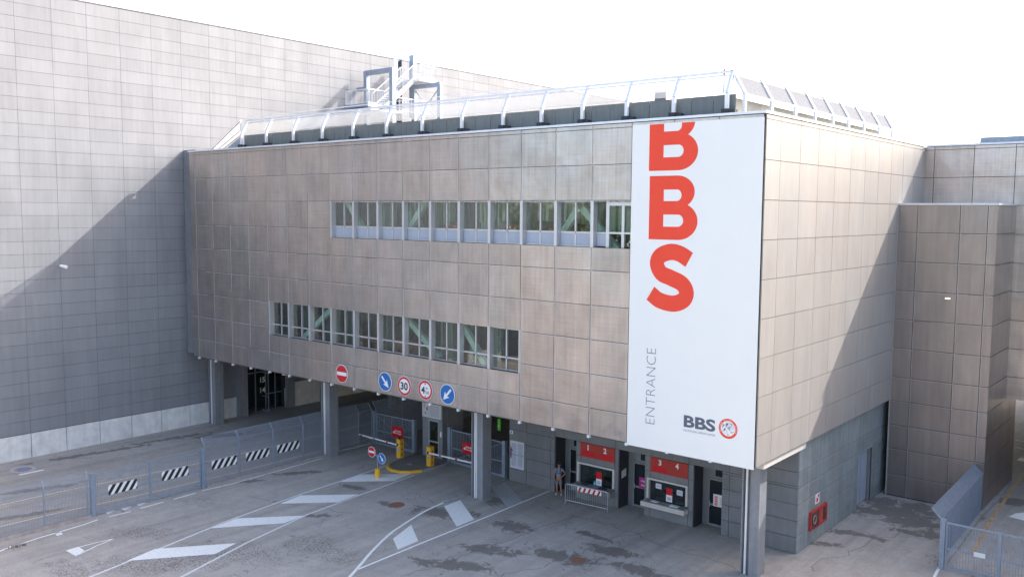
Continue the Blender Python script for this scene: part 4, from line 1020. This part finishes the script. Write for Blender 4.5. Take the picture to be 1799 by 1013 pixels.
def barrier(x, y, ang, length, la, sx):
    t = thing('parking_barrier', la, 'barrier', (x,y,0), 'yellow parking barriers on the island')
    k = MB(); k.box(x-.17,x+.17,y-.15,y+.15,.10,1.24); k.box(x-.185,x+.185,y-.165,y+.165,1.24,1.27); k.build('cabinet', M['yellow'], t)
    k = MB(); k.box(x+.171,x+.178,y-.05,y+.03,.95,1.05); k.box(x+.171,x+.178,y-.05,y+.03,.62,.70); k.box(x+.171,x+.178,y-.05,y+.03,.3,.37); k.each('lock', M['black'], t)
    k = MB(); k.box(x-.09,x+.12,y-.157,y-.151,.56,.68); k.build('label_plate', M['cyan'], t)
    d = Vector((math.cos(ang),math.sin(ang),0)); c = Vector((x,y-.20,.93))
    k = MB(); k.tube(c+UY*.05,c-UY*.06,.07,10); k.build('pivot', M['dark'], t)
    k = MB(); k.bar(c-d*.15, c+d*length+UZ*.02, .05, .09); k.build('boom', M['white'], t)
    k = MB(); q = .9
    while q < length: k.bar(c+d*q+UZ*.001, c+d*(q+.16)+UZ*.001, .054, .094); q += 1.25
    k.each('red_band', M['red'], t)
    return t
b1 = barrier(-24.85,4.35,R(178),3.7,'yellow barrier box with its boom lowered across the left lane',-1)
b2 = barrier(-22.22,4.32,R(2),4.6,'yellow barrier box with its boom lowered across the right lane',1)
k = MB(); k.tube((-24.85,4.3,1.27),(-24.85,4.3,1.42),.07,10); k.build('beacon', M['black'], b1)
k = MB(); k.box(-23.5,-23.2,3.6,3.8,.10,.13); struct(k.build('island_hatch', M['kerb']))

# keep-left / no-entry sign pair on a yellow bollard
t = thing('traffic_island_sign','yellow bollard with a no entry disc and a blue arrow disc on a pole','road sign',(-23.1,.95,0))
x, y = -23.1, .95
k = MB(); k.tube((x,y,0),(x,y,.50),.16,18); k.tube((x,y,.5),(x,y,.52),.16,18,.13); k.build('bollard', M['yellow'], t, smooth=False)
k = MB(); k.tube((x,y,.5),(x,y,1.35),.03,8); k.bar((x-.40,y,1.32),(x+.40,y,1.16),.03,.05); k.build('pole', M['steel'], t)
def small_disc(cx, cz, kind):
    k = MB(); k.prism(disc((cx,y-.04,cz),.31,28,UX,UZ,None),(0,-.02,0)); o = k.build('sign_disc', M['white'], t)
    k = MB(); k.prism(disc((cx,y-.061,cz),.285,28,UX,UZ,None),(0,-.002,0)); k.build('face', M['red'] if kind else M['blue'], o)
    k = MB()
    if kind: k.box(cx-.24,cx+.24,y-.067,y-.0635,cz-.06,cz+.06)
    else:
        c = Vector((cx,y-.064,cz)); dx = Vector((.62,0,-.78)).normalized(); nx = Vector((-dx.z,0,dx.x)); q = .3
        k.prism([c-dx*.7*q-nx*.11*q,c+dx*.15*q-nx*.11*q,c+dx*.02*q-nx*.4*q,c+dx*.8*q,c+dx*.02*q+nx*.4*q,c+dx*.15*q+nx*.11*q,c-dx*.7*q+nx*.11*q],(0,-.003,0))
    k.build('symbol', M['white'], o)
small_disc(x-.42,1.42,1); small_disc(x+.42,1.18,0)

# ------------------------------------------------------------------ crowd barrier
t = thing('crowd_barrier','low steel crowd barrier with a red and white striped board before window 1','crowd barrier',(-10.9,4.4,0))
A = Vector((-12.25,4.25,0)); Bp = Vector((-9.75,4.45,0)); d = (Bp-A).normalized(); nrm = Vector((-d.y,d.x,0))
k = MB(); k.path([A+UZ*.02,A+UZ*1.0,A+d*.08+UZ*1.08,Bp-d*.08+UZ*1.08,Bp+UZ*1.0,Bp+UZ*.02],.02,8); k.tube(A+UZ*.22,Bp+UZ*.22,.016,8); k.build('tube_frame', M['alu'], t)
k = MB()
for i in range(1,20): p = A.lerp(Bp,i/20); k.tube(p+UZ*.22,p+UZ*1.08,.007,5)
k.build('bars', M['alu'], t)
for p in (A+d*.1,Bp-d*.1):
    k = MB(); k.tube(p-nrm*.38+UZ*.02,p+UZ*.24,.016,6); k.tube(p+UZ*.24,p+nrm*.38+UZ*.02,.016,6); k.build('foot', M['alu'], t)
k = MB(); a = A+d*.75-nrm*.035; b = A+d*2.15-nrm*.035; k.bar(a+UZ*.95,b+UZ*.95,.012,.24); o = k.build('striped_plate', M['white'], t)
k = MB(); n = 5
for i in range(n):
    p = a.lerp(b,(i+.12)/n); q = a.lerp(b,(i+.55)/n); s = d*.10
    k.prism([p-nrm*.008+UZ*.83,q-nrm*.008+UZ*.83,q+s-nrm*.008+UZ*1.07,p+s-nrm*.008+UZ*1.07],-nrm*.003)
k.build('red_stripes', M['red'], o)

# ------------------------------------------------------------------ painted markings and kerbs
LV = [0]
def flat(poly, m, la=None, z=.004, name='road_marking'):
    k = MB(); P = [Vector((p[0],p[1],z)) for p in poly]
    ar = sum(P[i].x*P[(i+1)%len(P)].y-P[(i+1)%len(P)].x*P[i].y for i in range(len(P)))
    k.sheet(P if ar > 0 else P[::-1]); return struct(k.build(name, m))
def line(px, wd, m, z=.004, world=False):
    P = [Vector((*(G(*p)[:2] if not world else p),0)) for p in px]; L = []; Rr = []; n = len(P)
    # resample smoothly
    for i in range(n):
        t = (P[min(i+1,n-1)]-P[max(i-1,0)]).normalized(); nn = Vector((-t.y,t.x,0))*wd/2; L.append(P[i]+nn+UZ*z); Rr.append(P[i]-nn+UZ*z)
    k = MB(); k.add(L+Rr,[(n+i,n+i+1,i+1,i) for i in range(n-1)]); return struct(k.build('road_marking', m))
def C7(p): return (350+p[0]/3.598, 780+p[1]/3.598)
def C1(p): return (p[0]/4.4975, 800+p[1]/4.4975)
line([(150,1016),(400,914.2),(527.9,867.5),(600,844),(679,817)], .13, M['paint_thin'])
line([(300,1022),(318,1013),(433.4,952.5),(541.8,902.3),(633.5,868.4),(728,834)], .13, M['paint_thin'])
for q in ([(890,237),(1020,190),(1340,187),(1230,232)],[(510,375),(640,322),(1010,316),(875,366)],[(75,530),(235,468),(672,449),(535,498)]):
    flat([G(*C7(p)) for p in q], M['paint'], z=.008)
flat([G(*C1(p)) for p in [(1000,830),(1225,735),(1790,695)]]+[G(*C7(p)) for p in [(235,624),(100,693)]], M['paint'], z=.008)
line([C7(p) for p in [(930,860),(1010,770),(1060,710),(1105,660),(1150,615),(1190,578),(1230,545),(1280,512),(1330,480),(1380,449),(1430,420),(1485,394),(1540,370)]], .14, M['paint'])
line([C7((1000,790)),C7((1400,625)),(850,909.2),(966,861.5)], .12, M['paint'])
for q in ([(1225,595),(1340,508),(1385,610),(1255,665)],[(1548,390),(1650,352),(1738,475),(1628,520)]): flat([G(*C7(p)) for p in q], M['paint'], z=.008)
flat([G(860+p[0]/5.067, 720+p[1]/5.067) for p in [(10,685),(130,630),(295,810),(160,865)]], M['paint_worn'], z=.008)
# left: thin lane edge, dashes, arrow
line([C1(p) for p in [(-60,775),(0,752),(95,713)]], .10, M['paint']); line([C1(p) for p in [(170,694),(300,650),(500,592),(660,544),(775,503)]], .10, M['paint'])
for a, b in (((860,481),(1035,440)),((1108,415),(1290,365)),((1370,343),(1545,295)),((1595,276),(1799,229))): line([C1(a),C1(b)], .11, M['paint'])
for q in ([(835,450),(850,438),(915,432),(850,462)],[(955,420),(975,402),(1045,400),(985,430)],[(1080,388),(1095,375),(1165,370),(1100,396)],[(430,610),(475,598),(500,618),(450,632)]): flat([G(*C1(p)) for p in q], M['paint'])
line([(401,851),(480,829),(566,804.6)], .10, M['paint'])
flat([G(*C1(p)) for p in [(520,748),(600,793),(668,748),(620,718)]], M['paint'], z=.008)
line([C1((600,728)),C1((780,680)),C1((897,655))], .07, M['paint']); line([C1((620,780)),C1((760,712)),C1((897,655))], .07, M['paint'])
# beyond the fence: pairs of white and yellow lines
line([(-34.1,-24),(-34.1,-16),(-34.0,-12),(-33.6,-8),(-33.3,-4),(-33.2,2),(-33.2,12)], .12, M['paint_thin'], world=True)
line([(-33.8,-24),(-33.8,-16),(-33.7,-12),(-33.3,-8),(-33.0,-4),(-32.9,2),(-32.9,12)], .12, M['orange_line'], world=True)
line([(-30.9,-24),(-30.7,-14),(-30.2,-9),(-30.0,-4),(-30.0,10)], .12, M['paint_thin'], world=True)
line([(-31.2,-24),(-31.0,-14),(-30.5,-9),(-30.3,-4),(-30.3,10)], .12, M['orange_line'], world=True)
# painted roundel on the far side
g = G(45,826); k = MB(); 
c = g
flat([(g.x+.75*math.cos(a*.2618)*1.0-.35,g.y+.75*math.sin(a*.2618)*.9) for a in range(24)], M['paint_worn'], z=.006)
flat([(g.x+.5*math.cos(a*.2618)-.35,g.y+.5*math.sin(a*.2618)*.9) for a in range(24)], mat('faded_red_paint',(.40,.22,.22),rough=.8,var=.2), z=.010)
flat([(g.x+.36*math.cos(a*.2618)-.35,g.y+.36*math.sin(a*.2618)*.9) for a in range(24)], mat('faded_blue_paint',(.20,.24,.38),rough=.8,var=.2), z=.014)
flat([(g.x+.5,g.y-.6),(g.x+.75,g.y-.6),(g.x+.75,g.y+.75),(g.x+.5,g.y+.75)], M['paint'], z=.006)
# manholes
for px, py, r, m in ((697,886,.42,'rust'),(1015,983,.34,'rust')):
    g = G(px, py); k = MB(); k.prism([(g.x+r*math.cos(a*.3142),g.y+r*math.sin(a*.3142),0) for a in range(20)],(0,0,.008)); struct(k.build('manhole_cover', M[m]))
# kerbs
kerb('kerb', [(FXL+.02,-24),(FXL+.02,-12.75)], M['pinkkerb'], .30, .13); kerb('kerb', [(FXL+.02,-6.45),(FXL-.15,-1.5),(FXL-.22,2.0)], M['pinkkerb'], .26, .12)
kerb('kerb', [(FXL-.25,2.6),(FXL-.2,5.6)], M['kerb'], .2, .12)
P = [G(778,883),G(803,875),G(828,866),G(857,854),G(886,842)]; kerb('kerb', [(p.x,p.y) for p in P], M['kerb'], .18, .12)
kerb('kerb', [(5.0,8.3),(4.95,10.5),(4.75,16),(4.85,20.2)], M['kerb'], .30, .16)
P = [G(1707,975),G(1715,960),G(1740,915),G(1770,871),G(1799,832),G(1812,815)]; line([(p.x,p.y) for p in P], .17, M['rusty_line'], z=.006, world=True)
line([(1641,1013),(1652,992)], .12, M['paint'])
flat([G(*p) for p in [(1772,907),(1784,901),(1812,898),(1830,914),(1800,914)]], M['white'], z=.006)  # sunlit patch of ground laid on as a white sheet
line([(1784,772),(1812,778)], .10, M['paint']); line([(1782,784),(1815,793)], .10, M['paint']); flat([G(*p) for p in [(1786,808),(1793,803),(1815,806),(1812,812)]], M['paint'])
k = MB(); k.box(4.76,4.9,17,23.6,0,.12); struct(k.build('kerb', M['kerb']))
# tar repair seams and cracks
rnd = random.Random(5); TAR = mat('tar_seam', (.12,.11,.105), rough=.7, var=.3, scale=8)
for a, b, wd, j in (((700,1010),(1010,905),.035,.10),((1010,905),(1290,1000),.03,.12),((430,870),(610,905),.03,.10),((1420,1000),(1620,905),.03,.15),((60,990),(330,905),.03,.1),((700,860),(830,900),.025,.1),((880,1012),(1140,930),.03,.14)):
    A = G(*a); Bq = G(*b); n = 26; dd = (Bq-A).normalized(); nn = Vector((-dd.y,dd.x,0)); off = 0; pts = []
    for i in range(n+1): off += rnd.gauss(0,j); off *= .9; p = A.lerp(Bq,i/n)+nn*off; pts.append((p.x,p.y))
    line(pts, wd, TAR, z=.003, world=True)
# weeds in the kerb gap
t = MB()
for cx, cy, n, sp in ((G(30,960).x,G(30,960).y,60,.25),(4.75,9.2,50,.5),(4.8,10.6,30,.4)):
    for i in range(n):
        a = random.uniform(0,6.28); x = cx+random.gauss(0,sp*.35); y = cy+random.gauss(0,sp); h = random.uniform(.05,.16)
        t.add([(x,y,.0),(x+.03*math.cos(a),y+.03*math.sin(a),.0),(x+.05*math.cos(a+1),y+.05*math.sin(a+1),h)],[(0,1,2)])
o = t.build('dry_weeds', mat('dry_weed', (.20,.13,.07), rough=.9)); o['kind'] = 'stuff'; tag(o,'tufts of dry brown weeds along the kerbs under the fences','weeds')

# ------------------------------------------------------------------ person in the doorway
def person(base, face):
    t = thing('person','person in grey blue t-shirt and shorts standing with hand on hip in the doorway','person',base)
    c, s = math.cos(face), math.sin(face)
    def W(x, y, z): return (base[0]+c*x-s*y, base[1]+s*x+c*y, base[2]+z)   # local: x = person's left, -y = forward
    def skin(name, J, E, m, parent=t, sub=2):
        o0 = ORI[parent.name]; me = bpy.data.meshes.new(name); names = list(J)
        me.from_pydata([Vector(W(*J[n][:3]))-o0 for n in names],[(names.index(a),names.index(b)) for a,b in E],[])
        o = bpy.data.objects.new(name, me); COL.objects.link(o)
        md = o.modifiers.new('s','SKIN'); me.update()
        for i, n in enumerate(names):
            r = J[n][3]; sv = me.skin_vertices[0].data[i]; sv.radius = (r,r) if not isinstance(r,tuple) else r; sv.use_root = (i == 0)
        o.modifiers.new('u','SUBSURF').levels = sub; o.modifiers['u'].render_levels = sub
        dg = bpy.context.evaluated_depsgraph_get(); ev = o.evaluated_get(dg); m2 = bpy.data.meshes.new_from_object(ev)
        bpy.data.objects.remove(o)
        for p in m2.polygons: p.use_smooth = True
        m2.materials.clear(); m2.materials.append(m)
        q = bpy.data.objects.new(name, m2); COL.objects.link(q); q.parent = parent; ORI[q.name] = o0; return q
    J = {'pel':(0,0,.92,.13),'bel':(0,.0,1.05,.115),'che':(0,.0,1.28,.13),'nek':(0,.0,1.46,.055),'hd0':(.01,-.01,1.55,.07),'hd1':(.02,-.02,1.66,.085),
         'ls':(.17,0,1.40,.055),'le':(.34,.06,1.16,.042),'lw':(.17,-.08,1.00,.03),'lh':(.12,-.12,.96,.032),
         'rs':(-.17,0,1.40,.055),'re':(-.24,-.02,1.13,.042),'rw':(-.22,-.16,.93,.03),'rh':(-.21,-.20,.87,.034),
         'lk':(.11,-.02,.48,.055),'lhp':(.09,0,.85,.085),'la':(.15,.02,.09,.04),'lf':(.16,-.14,.04,.038),
         'rk':(-.10,-.03,.48,.055),'rhp':(-.09,0,.85,.085),'ra':(-.10,.03,.09,.04),'rf':(-.12,-.13,.04,.038)}
    E = [('pel','bel'),('bel','che'),('che','nek'),('nek','hd0'),('hd0','hd1'),('che','ls'),('ls','le'),('le','lw'),('lw','lh'),('che','rs'),('rs','re'),('re','rw'),('rw','rh'),
         ('pel','lhp'),('lhp','lk'),('lk','la'),('la','lf'),('pel','rhp'),('rhp','rk'),('rk','ra'),('ra','rf')]
    for sd, wx, hy, q in (('l',.12,-.12,.96),('r',-.21,-.20,.87)):
        for i in range(4):
            n1, n2 = sd+'f%d'%i, sd+'g%d'%i; u = (i-1.5)*.019
            if sd == 'l': J[n1] = (wx-.045,hy-.015+u*.3,q-.01+u,.010); J[n2] = (wx-.085,hy+.0,q-.03+u-.004*i,.008)
            else: J[n1] = (wx+u,hy-.02,q-.055-.004*(i==1),.010); J[n2] = (wx+u,hy-.005,q-.095+.008*abs(i-1.2),.008)
            E += [(sd+'h',n1),(n1,n2)]
        J[sd+'t'] = (wx+(.02 if sd == 'l' else .04),hy-.04,q+.0,.010); J[sd+'u'] = (wx+(.0 if sd == 'l' else .05),hy-.055,q-.035,.009); E += [(sd+'h',sd+'t'),(sd+'t',sd+'u')]
    body = skin('body', J, E, M['skin'])
    T = {'pel':(0,0,.93,.155),'bel':(0,0,1.06,.14),'che':(0,0,1.30,.155),'nk':(0,0,1.43,.075),'ls':(.17,0,1.40,.075),'la':(.25,.03,1.27,.068),'rs':(-.17,0,1.40,.075),'ra':(-.22,-.005,1.25,.066)}
    skin('t_shirt', T, [('pel','bel'),('bel','che'),('che','nk'),('che','ls'),('ls','la'),('che','rs'),('rs','ra')], M['shirt'])
    S = {'pel':(0,0,.90,.155),'l1':(.09,0,.80,.11),'l2':(.115,-.015,.52,.088),'r1':(-.09,0,.80,.11),'r2':(-.105,-.02,.52,.088)}
    skin('shorts', S, [('pel','l1'),('l1','l2'),('pel','r1'),('r1','r2')], M['shorts'])
    H = {'a':(.02,.005,1.70,.085),'b':(.02,.055,1.64,.075),'c':(.02,-.03,1.735,.05)}
    skin('hair', H, [('a','b'),('a','c')], M['hair'])
    for sx in (1,-1):
        K = {'a':(.15*sx if sx > 0 else -.11,.05,.06,.05),'b':(.155 if sx > 0 else -.115,-.06,.05,.048),'c':(.16 if sx > 0 else -.125,-.17,.038,.042)}
        skin('shoe', K, [('a','b'),('b','c')], M['rubber'])
    f = MB()
    for sx in (-1,1):
        f.box(0,0,0,0,0,0) if False else None
        p = Vector(W(.02+sx*.032,-.098,1.655)); f.tube(p, p+Vector((s,-c,0))*-.0+Vector((0,0,.001)), .009, 6) if False else None
        a = Vector(W(.02+sx*.032,-.092,1.655)); b = Vector(W(.02+sx*.032,-.108,1.655)); f.tube(a,b,.009,6)
    f.tube(W(-.005,-.10,1.60),W(.045,-.10,1.60),.006,6); f.build('eyes_and_mouth', M['hair'], t)
    f = MB(); f.tube(W(.02,-.095,1.66),W(.02,-.125,1.625),.008,6,.014)
    for sx in (-1,1): f.tube(W(.02+sx*.085,0,1.665),W(.02+sx*.09,.0,1.61),.016,6)
    f.build('nose_and_ears', M['skin'], t)
    f = MB()
    for sx in (-1,1): f.path([W(sx*.085,-.135,1.18),W(sx*.085,-.15,1.32),W(sx*.09,-.06,1.45)],.022,6)
    f.path([W(-.085,-.15,1.22),W(.085,-.15,1.22)],.014,6); f.build('backpack_strap', M['dark'], t)
person((-13.42,5.25,0), R(25))

# ------------------------------------------------------------------ trees: one seen through the underpass, others across the street behind the viewer (mirrored in the glass)
def tree(la, x, y, h, r, m, seed, n=2600, leaf=.16, group=None, z0=None):
    rnd = random.Random(seed); t = thing('tree', la, 'tree', (x,y,0), group); k = MB()
    z0 = z0 or h*.35; k.tube((x,y,0),(x+.1,y,z0),.05*r+.08,8,.035*r+.06)
    tips = []
    for i in range(9):
        a = rnd.uniform(0,6.28); q = Vector((x+math.cos(a)*r*.6*rnd.random(),y+math.sin(a)*r*.6*rnd.random(),z0+(h-z0)*rnd.uniform(.3,.85))); k.tube((x+.1,y,z0-.1),q,.03*r+.02,5,.02); tips.append(q)
    k.build('trunk', M['bark'], t)
    k = MB()
    cl = [(q+Vector((rnd.gauss(0,r*.25),rnd.gauss(0,r*.25),rnd.gauss(0,r*.2))), r*rnd.uniform(.22,.42)) for q in tips for _ in range(3)]
    for i in range(n):
        c, cr = rnd.choice(cl); v = Vector((rnd.gauss(0,1),rnd.gauss(0,1),rnd.gauss(0,1))).normalized()*cr*rnd.uniform(.5,1.05)
        p = c+v; a = Vector((rnd.gauss(0,1),rnd.gauss(0,1),rnd.gauss(0,.6))).normalized()*leaf; b = a.cross(Vector((rnd.gauss(0,1),rnd.gauss(0,1),rnd.gauss(0,1)))).normalized()*leaf*.5
        k.add([p-a,p+b,p+a,p-b],[(0,1,2,3)])
    k.build('crown', m, t)
t = thing('glowing_panel','glowing green panel with white marks hanging in the dark underpass beside the ticket office','sign',(FY(877,742,7.5).x,7.5,3.6))
g = FY(877,745,7.5)  # glowing green panel in place of an unidentified green object
gm_ = bpy.data.materials.new('lit_green'); gm_.use_nodes = True; e = gm_.node_tree.nodes['Principled BSDF']; e.inputs['Base Color'].default_value = (.05,.35,.02,1); e.inputs['Emission Color'].default_value = (.10,.50,.02,1); e.inputs['Emission Strength'].default_value = .04
k = MB(); k.box(g.x-.10,g.x+.10,7.47,7.53,g.z-.36,g.z+.33); k.build('panel', gm_, t)
k = MB(); k.tube((g.x,7.5,g.z+.35),(g.x,7.5,5.0),.02,6); k.build('hanger', M['dark'], t)
k = MB(); k.box(g.x-.06,g.x+.02,7.46,7.469,g.z-.12,g.z-.02); k.bar((g.x-.08,7.465,g.z-.32),(g.x+.02,7.465,g.z-.12),.008,.05,(0,1,0)); k.bar((g.x+.08,7.465,g.z-.34),(g.x,7.465,g.z-.14),.008,.05,(0,1,0)); k.build('figure', M['white'], t)
# hall added unseen to the right: keeps the yard in shade
t = thing('unseen_shade_hall', 'unseen pale metal hall added right of the yard to shade it', 'building', (30,25,0))
k = MB(); panels(k,'y',17.95,[-6+2.1*i for i in range(30)],[8.9-1.6*j for j in range(6)]+[.05],gap=.02); k.v = [Vector((36-v.x,v.y,v.z)) for v in k.v]; k.build('cladding', M['side'], t)
k = MB(); k.box(18.15,42,-6,57,0,9); k.build('wall', M['backing'], t)

# ---- the other side of the street, behind the viewer: mirrored in the windows and the metal sheets
for i, (x0, x1, y, h, c, la) in enumerate(((-75,-38,-92,10,(.40,.37,.34),'long beige office block across the street behind the viewer, left one'),(-28,12,-98,11,(.38,.29,.26),'brick red housing block across the street behind the viewer, middle one'),(24,60,-90,8,(.52,.50,.46),'low pale block across the street behind the viewer, right one'))):
    t = thing('street_block', la, 'building', ((x0+x1)/2,y-6,0))
    k = MB(); k.box(x0,x1,y-12,y,0,h); k.build('wall', mat('far_wall', c, rough=.85, var=.08), t)
    k = MB(); k.box(x0-.3,x1+.3,y-12.3,y+.3,h,h+.4); k.build('roof', M['concrete'], t)
    z = 1.2
    while z+1.8 < h:
        k = MB(); x = x0+1.5
        while x+1.4 < x1-1: k.box(x,x+1.4,y-.05,y+.04,z,z+1.6); x += 3.0
        k.build('window_row', mat('far_window', (.05,.06,.07), rough=.2), t); z += 3.2
for i, (x, y, h, r, la) in enumerate(((-52,-66,13.5,4.6,'tall dark tree across the street, leftmost'),(-40,-70,11,3.8,'round dark tree across the street, second from the left'),(-29,-64,14.5,4.8,'tallest dark tree across the street'),(-18,-69,12,4.,'dark tree across the street before the red block'),(-6,-66,13.5,4.6,'dark tree across the street right of the red block middle'),(8,-70,11,3.6,'small dark tree across the street, second from the right'),(22,-66,12,4.,'dark tree across the street, rightmost'))):
    tree(la, x, y, h, r, M['leaf_dark'], 20+i, n=1400, leaf=.42, group='trees across the street')
